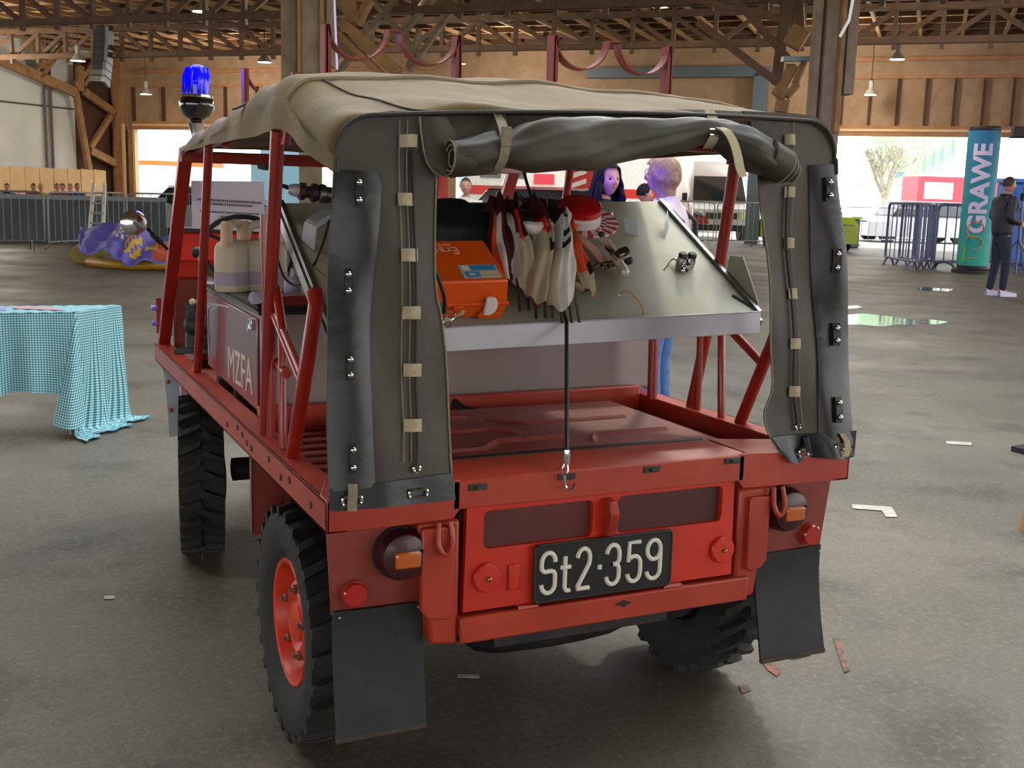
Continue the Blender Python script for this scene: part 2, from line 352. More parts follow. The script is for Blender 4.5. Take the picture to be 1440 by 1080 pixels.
# --- fender panels, lights, flaps
for s in (-1, 1):
    b = MB(); b.prism([(s*.662,.045,.675),(s*.42,.045,.675),(s*.445,.055,.487),(s*.648,.055,.478)], (0,.012,0))
    fp = b.build('tail_fender', M['redfade'], veh, bevel=.003)
    b = MB(); x = s*.506; z = .607; b.lathe([(.052,0),(.056,.012),(.055,.028),(.048,.043),(.03,.05),(.004,.052)],(x,.045,z),(0,-1,0),32)
    tl = b.build('tail_lamp', M['lens'], veh)
    b = MB(); b.obox((x+.004,-.003,z-.004),(.058,.014,.036)); b.build('indicator_lens', M['amber'], tl, bevel=.005)
    b = MB(); b.lathe([(.058,0),(.058,.012)],(x,.047,z),(0,-1,0),32); b.lathe([(.003,.045),(.003,.053)],(x-.036,.045,z),(0,-1,0),8); b.lathe([(.003,.045),(.003,.053)],(x+.036,.045,z+.012),(0,-1,0),8); b.build('lamp_base', M['black'], tl)
    b = MB(); b.lathe([(.027,0),(.027,.018),(.024,.022),(.004,.022)],(s*.603,.052,.526),(0,-1,0),24); rf = b.build('round_reflector', M['reflr'], veh)
    b = MB(); b.lathe([(.029,0),(.029,.010)],(s*.603,.052,.526),(0,-1,0),24); b.build('reflector_rim', red, rf)
    b = MB(); rows = []
    for i in range(9):
        t = i/8; z = lerp(.488, .222, t); y = .048-.03*t*t+.006*math.sin(t*5)
        rows.append([(s*lerp(.447,.648,j/6)+s*.003*t, y+.002*math.sin(j*1.3+i), z+.004*(j/6)) for j in range(7)])
    b.grid(rows, .006); mf = b.build('mud_flap', M['flap'], veh)
    b = MB(); b.box((s*.449,.008,.214),(s*.651,.019,.226)); b.build('flap_edge_strip', mat('rusty_strip','#4a3b30',.7,c2='#2d2622',scale=30), mf)
    b = MB()
    for x in (.46,.636): b.ball((s*x,.042,.478),.004,8)
    b.build('flap_rivet', M['steel'], mf)
    xx = -.425 if s < 0 else .45
    b = MB(); b.tube(spline([(xx-.008,.0,.675),(xx-.012,-.012,.63),(xx+.004,-.016,.607),(xx+.02,-.012,.63),(xx+.018,.0,.675)], 14), .006, 8); b.build('tie_hook', red, veh)
# --- underbody
b = MB()
b.tube(spline([(-.27,.25,.345),(-.2,.2,.335),(0,.17,.345),(.2,.17,.37)],10),[.03,.05,.06,.062,.06,.06,.06,.06,.05,.03],12)
b.box((-.25,.10,.33),(.22,.45,.40)); b.tube([(-.45,.51,.30),(.45,.51,.30)],.045,12); b.ball((0,.51,.31),(.12,.13,.11),16); b.tube([(0,.5,.33),(0,1.9,.36)],.05,10)
b.box((-.17,.5,.40),(.17,2.2,.5)); b.tube([(-.45,2.07,.30),(.45,2.07,.30)],.045,12); b.ball((0,2.07,.31),(.11,.12,.1),16)
b.box((-.55,.35,.60),(.55,.42,.68)); b.box((-.5,1.2,.42),(-.34,1.5,.66)); b.box((.3,1.2,.42),(.5,1.5,.66))
b.box((-.36,.2,.40),(.36,.9,.66))
b.build('chassis', mat('greasy_underbody','#141312',.55,c2='#221e1b',scale=9,bump=.4,bscale=18), veh)
b = MB(); b.tube(spline([(-.42,1.15,.60),(-.44,1.12,.55),(-.43,1.1,.48),(-.40,1.05,.44)],8),.008); b.tube(spline([(-.5,1.35,.62),(-.52,1.32,.55),(-.5,1.3,.5)],8),.008); b.build('brake_hose', redf, veh)
b = MB(); b.box((-.645,.815,.43),(-.56,.835,.675)); b.box((-.56,.815,.43),(-.5,1.0,.675)); b.box((-.645,.815,.43),(-.638,.86,.675)); b.build('wheel_arch_panel', M['redfade'], veh, bevel=.003)
b = MB()
for i in range(13):
    a = math.radians(-20+i*17); a2 = math.radians(-20+(i+1)*17)
for sx_ in (-1,1): MB().grid([[(sx_*x, .51+.35*math.cos(a), .32+.35*math.sin(a)) for x in (.55,.42)] for a in [math.radians(8+i*11) for i in range(15)]], .004).build('wheel_arch_liner', M['black'], veh)
# --- wheels
M['nut'] = mat('wheel_nut_steel','#8a6a5c',.4,.7)
def wheel(s, y, steer=0.):
    def rz(mb):
        c = Vector((s*.565, y, 0)); Q = Matrix.Rotation(steer, 3, 'Z'); mb.v = [c+Q@(p-c) for p in mb.v]; return mb
    x0 = s*.565; R = .295; ax = (s, 0, 0)
    b = MB(); prof = [(.150,-.045),(.165,-.055),(.20,-.074),(.245,-.080),(.272,-.076),(.272,-.060),(.272,.060),(.272,.076),(.245,.080),(.20,.074),(.165,.060),(.150,.050)]
    b.lathe(prof, (x0,y,R), ax, 56, cap=False)
    n = 26
    for k in range(n):
        for sd in (-1, 1):
            a = 2*PI*(k+(.5 if sd > 0 else 0))/n
            for (h0, h1, da0, da1) in ((.004,.036,0,.05),(.036,.078,.05,.105)):
                a0 = a+da0; a1 = a+da1; wd = .075
                def P(h, an, r): return Vector((x0+s*sd*h, y+r*math.cos(an), R+r*math.sin(an)))
                r0, r1 = .262, .297
                if h1 > .07: q1 = .291
                else: q1 = r1
                vs = [P(h0,a0-wd/2,r0),P(h0,a0+wd/2,r0),P(h1,a1+wd/2,r0),P(h1,a1-wd/2,r0),P(h0,a0-wd/2,r1),P(h0,a0+wd/2,r1),P(h1,a1+wd/2,q1),P(h1,a1-wd/2,q1)]
                b.add(vs, [(0,3,2,1),(4,5,6,7),(0,1,5,4),(1,2,6,5),(2,3,7,6),(3,0,4,7)])
            continue
            def P2(h, an, r): return Vector((x0+s*sd*h, y+r*math.cos(an), R+r*math.sin(an)))
            a1 = a+.115; wd = .075
            vs = [P2(.078,a1-wd/2,.2925),P2(.078,a1+wd/2,.2925),P2(.083,a1+wd/2+.02,.262),P2(.083,a1-wd/2+.02,.262),P2(.066,a1-wd/2,.27),P2(.066,a1+wd/2,.27),P2(.072,a1+wd/2+.02,.26),P2(.072,a1-wd/2+.02,.26)]
            b.add(vs, [(0,1,2,3),(4,7,6,5),(0,4,5,1),(1,5,6,2),(2,6,7,3),(3,7,4,0)])
    ty = rz(b).build('wheel', M['tyre'], veh, ang=25)
    b = MB(); b.lathe([(.158,-.05),(.152,.052),(.160,.058),(.157,.063),(.148,.060),(.142,.045),(.140,.02),(.130,.004),(.115,.018),(.095,.040),(.075,.046),(.055,.030),(.05,.045),(.03,.05),(.003,.05)], (x0,y,R), ax, 40, cap=False)
    rz(b).build('rim', M['rim'], ty)
    for k in range(5):
        a = 2*PI*k/5+.4; rz(MB().lathe([(.012,0),(.012,.016),(.007,.018),(.006,.026)], (x0+s*.036, y+.086*math.cos(a), R+.086*math.sin(a)), ax, 6)).build('wheel_nut', M['nut'], ty)
    return ty
for s in (-1, 1):
    wheel(s, .51); wheel(s, 2.07, -.17)
for s in (-1,1):
    for y in (.51,2.07): MB().lathe([(.14,-.055),(.14,-.02),(.10,-.02)], (s*.555,y,.295), (s,0,0), 28).build('brake_drum', M['black'], veh)
# --- frame tubes
def tb(name, pts, r=.016, m=redf, parent=veh, n=12): return MB().tube(pts, r, n).build(name, m, parent)
for s in (-1, 1):
    X = s*.64
    b = MB(); b.bar((X,2.42,.745),(s*.625,1.90,1.48),.045,.03); b.build('windscreen_post', redf, veh, bevel=.004)
    tb('side_post', [(X,1.68,.742),(s*.635,1.58,1.05),(s*.63,1.45,1.49)], .014)
    X2 = .645 if s < 0 else .668
    tb('side_post', [(s*.645,.66,.742),(s*X2,.60,1.10),(s*.645,.51,1.49)], .017)
    if s < 0: tb('side_post', [(-.64,.63,.742),(-.635,.625,1.0),(-.63,.60,1.31)], .011)
    tb('brace', [(X,.50,.742),(s*.635,.52,1.03),(s*.63,.60,1.12)], .011)
    tb('brace', [(X,.62,.742),(s*.635,.62,1.0)], .010)
    tb('brace', [(X,.41,.742),(s*.635,.22,1.12),(s*.63,.25,1.14)], .017)
    tb('brace', [(s*.635,.60,1.06),(s*.635,.31,.92)], .013)
    if s < 0: tb('brace', [(s*.62,.64,.93),(s*.64,.46,.93)], .012)
    tb('tray_post', [(s*.60,.81,.742),(s*.60,.83,1.29)], .016)
    # curtain hoop
    tb('hoop', [(s*.60,.06,.742),(s*.59,.13,1.38)]+[(s*(.51+.08*math.cos(a)),.15,1.40+.08*math.sin(a)) for a in [math.radians(q) for q in range(10,91,16)]]+[(0,.155,1.485)], .011)
    tb('roof_bow', [(s*.63,.51,1.46),(s*.62,.50,1.56),(s*.56,.50,1.605),(0,.50,1.625)], .014)
    tb('roof_rail', [(s*.59,.14,1.43),(s*.60,.51,1.51),(s*.60,1.2,1.51),(s*.60,1.88,1.47)], .011)
b = MB(); b.box((-.645,1.88,1.435),(.645,1.92,1.475)); b.build('windscreen_header', redf, veh, bevel=.004)
tb('roof_bow', [(-.63,1.2,1.47),(-.6,1.2,1.53),(0,1.2,1.56),(.6,1.2,1.53),(.63,1.2,1.47)], .013)
b = MB(); b.box((.36,2.05,1.19),(.40,2.09,1.47)); b.build('windscreen_pillar', mat('bright_red_post','#c4200f',.4), veh)
b = MB(); b.box((.325,2.045,1.19),(.355,2.09,1.47)); b.build('windscreen_seal', M['black'], veh)
# interior lamp under the header
MB().lathe([(.03,0),(.028,.015),(.004,.02)],(-.36,1.87,1.437),(0,0,-1),16).build('cabin_lamp', M['black'], veh)
# --- front body
b = MB(); b.box((-.60,2.38,1.0),(.62,2.46,1.185)); b.box((-.6,2.26,1.07),(.6,2.38,1.185)); fb = b.build('dashboard', M['reddoor'], veh, bevel=.01)
MB().box((-.60,2.42,.72),(.60,2.46,1.0)).build('toe_board', M['redfade'], veh, bevel=.01)
b = MB(); b.box((-.62,2.24,1.185),(.62,2.32,1.20)); b.build('windscreen_base_seal', M['black'], fb)
b = MB(); b.box((-.52,2.45,.42),(.52,2.83,.72)); b.prism([(-.57,2.46,.72),(-.57,2.83,.72),(-.57,2.80,.95),(-.57,2.46,1.15)],(1.14,0,0)); b.build('front_cowl', M['redfade'], veh, bevel=.03)
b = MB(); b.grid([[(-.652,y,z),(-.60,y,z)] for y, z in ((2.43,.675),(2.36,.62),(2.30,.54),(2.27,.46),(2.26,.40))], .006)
ff = b.build('front_fender', mat('fender_reflection','#aab4bf',.35,c2='#99a3b0',scale=9), veh)  # red fender; its pale blue reflection is painted as base colour
b = MB(); [b.ball((-.64,y,z),.010,8) for y, z in ((2.345,.60),(2.285,.50))]; b.build('fender_bolt', red, ff)
b = MB(); b.lathe([(.011,0),(.011,.02),(.004,.022)],(-.66,2.44,.88),(-1,0,0),12); b.lathe([(.011,0),(.011,.02),(.004,.022)],(-.66,2.44,.82),(-1,0,0),12); b.build('side_marker', mat('violet_glass','#7b6bd0',.2), veh)
b = MB(); b.box((-.665,2.43,.78),(-.645,2.46,.92)); b.build('marker_bracket', redf, veh)
b = MB(); b.bar((-.60,2.25,.75),(.1,2.0,.75),.3,.01); b.tube([(-.56,2.2,.75),(-.55,2.23,.92)],.035,14); b.ball((-.55,2.2,.84),.05,14); b.build('steering_gear_box', M['black'], veh)
MB().ball((-.57,2.17,.93),.012,10).ball((-.545,2.17,.93),.012,10).build('fluid_cap', mat('pale_yellow_cap','#d8cf9a',.5), veh)
tb('gear_lever', [(-.55,2.12,1.10),(-.53,1.95,1.0),(-.50,1.85,.86)], .009, M['steel'])
MB().ball((-.555,2.13,1.115),.022,12).build('lever_knob', M['black'], veh)
# steering wheel
c = Vector((-.46,1.70,1.145)); nrm = Vector((0,-.75,.66)).normalized(); ex = Vector((1,0,0)); ey = nrm.cross(ex)
ring = [c+(ex*math.cos(2*PI*k/40)+ey*math.sin(2*PI*k/40))*.15 for k in range(40)]
sw = MB().tube(ring, .009, 10, closed=True).build('steering_wheel', M['black'], veh)
b = MB()
for a in (30,150,270): b.tube([c, c+(ex*math.cos(math.radians(a))+ey*math.sin(math.radians(a)))*.15], .006)
b.tube([c, c-nrm*.5+Vector((0,.2,0))], .018); b.lathe([(.03,0),(.03,.02),(.01,.025)], c, nrm, 16); b.build('steering_column', M['black'], sw)
# windscreen glass
gl = bpy.data.materials.new('windscreen_glass'); gl.use_nodes = True; ntg = gl.node_tree; ntg.nodes.clear()
og = ntg.nodes.new('ShaderNodeOutputMaterial'); tr = ntg.nodes.new('ShaderNodeBsdfTransparent'); gs = ntg.nodes.new('ShaderNodeBsdfGlossy'); gs.inputs['Roughness'].default_value = .03; mx = ntg.nodes.new('ShaderNodeMixShader'); mx.inputs[0].default_value = .05
tr.inputs[0].default_value = (.93,.95,.94,1); ntg.links.new(tr.outputs[0], mx.inputs[1]); ntg.links.new(gs.outputs[0], mx.inputs[2]); ntg.links.new(mx.outputs[0], og.inputs[0])
M['glass'] = gl
b = MB(); b.prism([(-.61,2.22,1.20),(.61,2.22,1.20),(.60,1.93,1.44),(-.60,1.93,1.44)], (0,.003,.003)); b.build('windscreen', gl, veh)
# mirror
p0 = V(235,350,'x',-.66); p1 = V(208,322,'x',-.74); p2 = V(190,326,'x',-.76)
mr = tb('mirror_arm', [p0, lerp(p0,p1,.5), p1, V(188,313,'x',-.76)], .006, M['black'])
MB().tube([lerp(p0,p1,.35), lerp(p0,p1,.75)], .011).build('arm_sleeve', M['black'], mr)
mc = V(188,313,'x',-.76); MB().lathe([(.003,-.012),(.03,-.010),(.044,-.002),(.046,.002),(.043,.004),(.03,.008),(.003,.010)], mc, (CP-mc), 28).build('mirror_disc', M['chrome'], mr)
# --- beacon
bc = Vector((-.60,1.84,1.50))
gm = mat('beacon_blue_glass', '#0508a8', .08, coat=1.)
_n = gm.node_tree; _t = _n.nodes.new('ShaderNodeBsdfTransparent'); _t.inputs[0].default_value = (.06,.05,1,1); _x = _n.nodes.new('ShaderNodeMixShader'); _x.inputs[0].default_value = .45
_n.links.new(_t.outputs[0], _x.inputs[1]); _n.links.new(_n.nodes['Principled BSDF'].outputs[0], _x.inputs[2]); _n.links.new(_x.outputs[0], [q for q in _n.nodes if q.type == 'OUTPUT_MATERIAL'][0].inputs[0])

be = MB().lathe([(.02,0),(.016,.03),(.022,.045),(.045,.06),(.056,.085),(.058,.10),(.050,.122)], bc+Vector((0,0,.03)), (.03,0,1), 28).build('beacon_light', mat('black_gloss','#0c0c10',.12,coat=1.), veh)
b = MB(); b.lathe([(.040,.15),(.041,.19),(.040,.222),(.035,.240),(.020,.254),(.003,.258)], bc, (.03,0,1), 28); b.build('blue_dome', gm, be)
b = MB()
for k in range(12):
    a = 2*PI*k/12; b.tube([bc+Vector((.041*math.cos(a),.041*math.sin(a),.155)), bc+Vector((.043*math.cos(a)+.003,.042*math.sin(a),.215)), bc+Vector((.034*math.cos(a)+.006,.033*math.sin(a),.246))], .0035, 6)
b.build('dome_rib', gm, be)
MB().lathe([(.026,.14),(.022,.20),(.004,.205)], bc, (0,0,1), 16).build('beacon_reflector', M['steel'], be)
b = MB(); b.lathe([(.050,0),(.053,.006),(.050,.012)], bc+Vector((.004,0,.145)), (.03,0,1), 28)
b.lathe([(.024,-.05),(.020,0),(.028,.035)], bc+Vector((0,0,.03)), (0,0,1), 18); b.build('chrome_ring', M['chrome'], be)
# ================================================================== CANVAS
def prof_hoop(y, xl, xr, zhl, zhr, ztl, ztr, rad, crown, tilt=0., n=(7,8,22)):
    P = []
    def yy(z): return y+tilt*(z-ztl)
    for i in range(n[0]): z = lerp(zhl, ztl-rad, i/n[0]); P.append((xl, yy(z), z))
    for i in range(n[1]): a = PI-PI/2*i/n[1]; P.append((xl+rad+rad*math.cos(a), yy(ztl), ztl-rad+rad*math.sin(a)))
    for i in range(n[2]+1):
        t = i/n[2]; P.append((lerp(xl+rad, xr-rad, t), yy(ztl), lerp(ztl, ztr, t)+crown*4*t*(1-t)))
    for i in range(1, n[1]+1): a = PI/2-PI/2*i/n[1]; P.append((xr-rad+rad*math.cos(a), yy(ztl), ztr-rad+rad*math.sin(a)))
    for i in range(1, n[0]+1): z = lerp(ztr-rad, zhr, i/n[0]); P.append((xr, yy(z), z))
    return [Vector(p) for p in P]
hoops = [prof_hoop(.095,-.632,.634,1.395,1.43,1.512,1.556,.085,.012,.139),
         prof_hoop(.125,-.646,.645,1.40,1.44,1.524,1.562,.080,.016,.2),
         prof_hoop(.30,-.652,.655,1.445,1.46,1.578,1.595,.07,.016,.3),
         prof_hoop(.46,-.657,.668,1.492,1.49,1.612,1.612,.055,.024,.1),
         prof_hoop(.56,-.655,.662,1.488,1.49,1.612,1.612,.055,.024),
         prof_hoop(.85,-.653,.655,1.483,1.485,1.592,1.592,.055,.016),
         prof_hoop(1.25,-.653,.655,1.480,1.48,1.560,1.560,.05,.016),
         prof_hoop(1.60,-.650,.650,1.472,1.475,1.523,1.523,.035,.010),
         prof_hoop(1.84,-.648,.648,1.465,1.465,1.500,1.500,.025,.006),
         prof_hoop(1.95,-.645,.645,1.450,1.450,1.488,1.488,.025,.004)]
# loft with catmull interpolation along the length
m = len(hoops)-1; NS = 64; rows = []; nn = len(hoops[0])
for i in range(NS+1):
    s_ = i/NS*m; k = min(int(s_), m-1); t = s_-k; r = []
    for j in range(nn):
        p0, p1, p2, p3 = hoops[max(k-1,0)][j], hoops[k][j], hoops[k+1][j], hoops[min(k+2,m)][j]
        p = .5*((2*p1)+(p2-p0)*t+(2*p0-5*p1+4*p2-p3)*t*t+(3*p1-p0-3*p2+p3)*t**3)
        if 0 < i < NS:
            u = j/nn; y = p.y; amp = .009*min(1, i/5)
            if 7 <= j <= nn-8:
                p = p+Vector((0,0,amp*(math.sin(p.x*9+y*14)*math.sin(p.x*5.3-y*7+1)+.5*math.sin(p.x*23+y*31)*math.sin(y*11))))
                if y < .45: p.z -= .012*math.sin(PI*max(0,(y-.1)/.35))*(.6+.4*math.sin(p.x*11+2))
            else: p = p+Vector((.006*math.sin(y*17+p.z*20)*(1 if p.x > 0 else -1)*min(1, i/5),0,0))
        r.append(p)
    rows.append(r)
# front edge dips over the screen
roof = MB().grid(rows, -.004).build('canvas_roof', M['canvas'], veh, ang=80)
b = MB(); b.tube([p+Vector((0,-.004,0)) for p in rows[0]], .0045, 8); b.build('rear_piping', M['piping'], roof)
b = MB(); b.tube([rows[18][j]+Vector((0,0,.003)) for j in range(9, nn-9)], .0055, 8); b.build('roof_seam', mat('faded_seam','#8d8067',.8), roof)
b = MB(); b.tube([lerp(rows[k][int(17.5-k*.12)],rows[k][int(17.5-k*.12)+1],(17.5-k*.12)%1)+Vector((0,0,.002)) for k in range(1, 19)], .0022, 6); b.build('side_seam', M['piping'], roof)
b = MB(); q = rows[36]; b.obox(q[10]+Vector((0,0,.004)), (.06,.05,.006), Matrix.Rotation(math.radians(-25),3,'Y')); b.build('canvas_patch', mat('dark_patch','#514a3c',.8), roof)
# --- rear curtains
def wav(p):
    return .013*math.sin(p.x*21+p.z*4.2+1)*math.cos(p.z*5.1)+.004*math.sin(p.z*15+p.x*22)+.0015*math.sin(p.x*55+p.z*9)
def CW(u, v, off=0.):
    p = CU(u, v); return p+Vector((0, -1, .12)).normalized()*(off+.010+wav(p)*min(1, max(0, (1.5-p.z)/.25)))
def panel(rows, nc, ns, off, thick, bulge=0.):
    R = []
    L = [Vector((*a, 0)) for a, _ in rows]; Q = [Vector((*c, 0)) for _, c in rows]
    A = spline(L, ns); B = spline(Q, ns)
    for a, c in zip(A, B): R.append([CW(lerp(a.x, c.x, j/nc), lerp(a.y, c.y, j/nc), off+bulge*math.sin(PI*j/nc)**.7) for j in range(nc+1)])
    return MB().grid(R, thick)
Lr = [[(548,157),(594,158)],[(514,162),(597,172)],[(491,174),(600,185)],[(477,193),(604,205)],[(469,218),(610,235)],[(466,250),(612,260)],[(465,300),(611,310)],[(461,400),(609,400)],[(460,450),(617,445)],[(459,520),(625,510)],[(458,600),(630,590)],[(460,660),(633,650)],[(462,716),(637,700)]]
Rr = [[(1040,157),(1108,160)],[(1050,170),(1142,165)],[(1055,185),(1159,178)],[(1060,205),(1168,200)],[(1062,240),(1171,233)],[(1066,300),(1174,300)],[(1073,400),(1182,400)],[(1077,480),(1188,490)],[(1083,545),(1188,555)],[(1072,580),(1188,585)],[(1077,608),(1190,608)],[(1097,640),(1194,640)]]
cl = panel(Lr, 22, 60, 0, .003).build('rear_curtain', M['canvasd'], veh, ang=80)
cr = panel(Rr, 18, 60, 0, .003).build('rear_curtain', M['canvasd'], veh, ang=80)
panel([[(472,240),(533,245)],[(465,300),(529,300)],[(461,400),(522,395)],[(460,450),(519,450)],[(459,520),(518,520)],[(458,600),(520,600)],[(460,690),(524,682)]], 12, 50, .004, .003, .011).build('black_edge_panel', M['vinyl'], cl, ang=80)
panel([[(460,686),(634,664)],[(461,702),(636,683)],[(463,718),(638,702)]], 22, 8, .008, .003).build('black_hem', M['vinyl'], cl, ang=80)
panel([[(1132,233),(1171,233)],[(1135,300),(1175,300)],[(1141,380),(1181,380)],[(1145,470),(1187,470)],[(1143,550),(1189,550)],[(1146,628),(1191,625)]], 10, 50, .004, .003, .008).build('black_edge_panel', M['vinyl'], cr, ang=80)
hem = []
for i in range(5):
    r = []
    for j in range(25):
        t = j/24; u = lerp(1080, 1195, t)+i/4*lerp(22,0,t); v = lerp(lerp(614,604,t), lerp(647,640,t), i/4)
        p = CW(u, v, .008); p += Vector((0,-.012*math.sin(t*11+.5)*(i/4),-.008*max(0,math.sin(t*9))*(i/4))); r.append(p)
    hem.append(r)
MB().grid(hem, .003).build('black_hem', M['vinyl'], cr, ang=80)
# piping along inner edges
b = MB(); A = spline([Vector((*c,0)) for _, c in Lr[4:]], 40); b.tube([CW(p.x,p.y,.002) for p in A], .0022, 6); b.build('edge_binding', M['strapg'], cl)
b = MB(); A = spline([Vector((*c,0)) for c, _ in Rr[5:]], 40); b.tube([CW(p.x,p.y,.002) for p in A], .0022, 6); b.build('edge_binding', M['strapg'], cr)
# webbing loops, cord, studs
def loop(u, v, w, h, par, m='web'):
    r = []
    for i in range(4):
        r.append([CW(u+w*(j/8-.5), v+h*(i/3-.5), .006+.008*math.sin(PI*j/8)) for j in range(9)])
    MB().grid(r, .002).build('webbing_loop', M[m], par)
for u, v in ((571,200),(567,282),(569,360),(573,440),(576,520),(577,597)): loop(u, v, 25, 18, cl)
for u, v in ((1105,198),(1106,271),(1109,342),(1111,413),(1112,483),(1113,550)): loop(u, v, 15, 15, cr)
cord = [(577,212),(577,282),(577,360),(579,440),(580,520),(583,600),(582,655)]
b = MB(); b.tube([CW(p.x,p.y,.008) for p in spline([Vector((*c,0)) for c in cord], 40)], .0035, 8); b.build('lacing_cord', M['black'], cl)
for dx in (-19,-8):
    b = MB(); b.tube([CW(p.x+dx,p.y,.0045) for p in spline([Vector((*c,0)) for c in [(578,170)]+cord[:-1]+[(583,648)]], 40)], .0012, 5); b.build('stitching', M['strapg'], cl)
cord = [(1102,262),(1103,340),(1107,420),(1109,480),(1111,550),(1118,598)]
b = MB(); b.tube([CW(p.x,p.y,.008) for p in spline([Vector((*c,0)) for c in cord], 40)], .0035, 8); b.build('lacing_cord', M['black'], cr)
b = MB(); b.tube([CW(p.x+9,p.y,.0045) for p in spline([Vector((*c,0)) for c in [(1102,168)]+cord], 40)], .0012, 5); b.build('stitching', M['strapg'], cr)
def torus(c, n_, R, r, m=24): 
    n_ = Vector(n_).normalized(); a = Vector((0,0,1)) if abs(n_.z) < .9 else Vector((1,0,0)); x = a.cross(n_).normalized(); y = n_.cross(x)
    return [Vector(c)+(x*math.cos(2*PI*k/m)+y*math.sin(2*PI*k/m))*R for k in range(m)]
MB().tube(torus(CW(582,658,.008),(0,-1,0),.007,.002),.003,6,closed=True).build('eyelet', M['chrome'], cl)
MB().tube(torus(CW(1119,600,.008),(0,-1,0),.007,.002),.003,6,closed=True).build('eyelet', M['chrome'], cr)
def studs(u, v, h, par):
    b = MB(); b.grid([[CW(u-4.5+9*j/2, v-h/2-4+(h+8)*i/8, .020+.004*math.sin(PI*i/8)) for j in range(3)] for i in range(9)], .003)
    o = b.build('leather_tab', mat('tab_leather','#17120f',.5), par)
    for q in (-1, 1): MB().ball(CW(u, v+q*h*.36, .027), (.0065,.004,.0065), 12).build('snap_stud', M['chrome'], par)
for u, v, h in ((497,272,34),(485,398,32),(486,516,30),(490,643,34)): studs(u, v, h, cl)
for u, v, h in ((1153,268,26),(1163,368,26),(1167,470,24),(1165,575,28)): studs(u, v, h, cr)
def slot(u, v, w, h, par, m='chrome'):
    c = CW(u, v, .014); q = [c+Vector((x,0,z)) for x, z in rrect(-w,w,-h,h,.006)]
    MB().tube(q, .003, 6, closed=True).build('slot_eyelet', M[m], par)
slot(583,692,.020,.008,cl); slot(490,702,.020,.009,cl); slot(1125,636,.014,.009,cr); slot(1168,628,.014,.009,cr)
b = MB(); b.grid([[CW(u, v, .020+.004*math.sin((v-678)*.15)) for u in (483,496)] for v in (678,686,694,702,710,716)], .003); b.build('tie_strap', M['strapg'], cl)
b = MB(); b.grid([[CW(u+dx, v, .020) for dx in (-4,4)] for u, v in ((1170,608),(1176,618),(1178,630),(1174,640))], .003); b.build('tie_strap', M['web'], cr)
MB().bar(CW(1128,614,.012), CW(1131,634,.016), .012,.01).build('turn_clip', M['black'], cr)
# header strip
R = []
tops = [(586,161),(650,157),(700,155),(850,154),(980,154),(1062,158)]; bots = [(586,222),(650,220),(700,214),(850,203),(980,187),(1062,215)]
A = spline([Vector((*p,0)) for p in tops], 50); B = spline([Vector((*p,0)) for p in bots], 50)
for i in range(7): R.append([CU(lerp(a.x,c.x,i/6), lerp(a.y,c.y,i/6), -.004+.012*math.sin(PI*i/6)) for a, c in zip(A, B)])
hd = MB().grid(R, .004).build('curtain_header', M['canvasd'], veh, ang=80)
# left tongue of the rolled curtain
R = []
Tn = [[(590,164),(628,164)],[(592,185),(640,185)],[(595,208),(648,205)],[(600,228),(652,225)],[(610,242),(650,238)],[(622,247),(640,247)]]
for i, (a, c) in enumerate(Tn): R.append([CU(lerp(a[0],c[0],j/6), lerp(a[1],c[1],j/6), .014+.010*math.sin(PI*j/6)+.006*i/5) for j in range(7)])
tg = MB().grid(R, .003).build('curtain_tongue', M['canvasd'], veh, ang=80)
b = MB(); b.tube([CU(u,v,.020) for u, v in ((590,164),(592,185),(595,208),(600,228),(610,242),(622,248),(636,248))], .0022, 6); b.build('edge_binding', M['strapg'], tg)
# --- the rolled-up curtain
rc = [(634,222,22),(665,218,25),(695,214,25),(712,212,22),(745,209,31),(790,206,34),(830,203,33),(880,197,28),(930,191,24),(975,185,20),(1000,185,19),(1025,196,25),(1055,211,31),(1082,224,27)]
cs = spline([Vector(p) for p in rc], 70); vs = []; nn2 = 28; R = []
for i, q in enumerate(cs):
    c_ = CU(q.x, q.y, .045); rr = q.z/1581.1*2.56
    row = []
    for k in range(nn2):
        a = 2*PI*k/nn2; w = 1+.10*math.sin(3*a+i*.13)+.06*math.sin(7*a-i*.31)+.05*math.sin(i*.5+2*a)
        row.append(c_+Vector((0,-math.cos(a)*rr*w*.82,math.sin(a)*rr*w)))
    R.append(row+[row[0]])
rl = MB().grid(R, .003).build('rolled_curtain', M['canvasd'], veh, ang=80)
# spiral ends
for (u, v, r0, s) in ((632,222,22,-1),(1100,234,26,1)):
    c_ = CU(u, v, .045); b = MB()
    for q in range(3):
        rr = r0/1581*2.56*(1-.24*q); sx = s*(.012+.016*q if s > 0 else -.004-.004*q)
        ax = Vector((s*1,0,-.45 if s > 0 else .05)).normalized()
        cc = c_+ax*((.018*q) if s > 0 else -.004*q)
        b.lathe([(rr,-.055 if s > 0 else -.02),(rr*1.0,.002),(rr-.004,.002),(rr-.004,-.05)], cc, ax, 26)
    e = b.build('rolled_end', M['canvasd'], rl, ang=50)
    b = MB()
    for q in range(3):
        rr = r0/1581*2.56*(1-.24*q); ax = Vector((s*1,0,-.45 if s > 0 else .05)).normalized(); cc = c_+ax*((.018*q) if s > 0 else -.004*q)
        b.tube(torus(cc+ax*.002, ax, rr, .002, 26), .0018, 6, closed=True)
    b.build('end_binding', M['strapg'], rl)
b = MB()
for u in (648,656): b.ball(CU(u,212,.075), .004, 8)
b.build('snap_stud', M['steel'], rl)
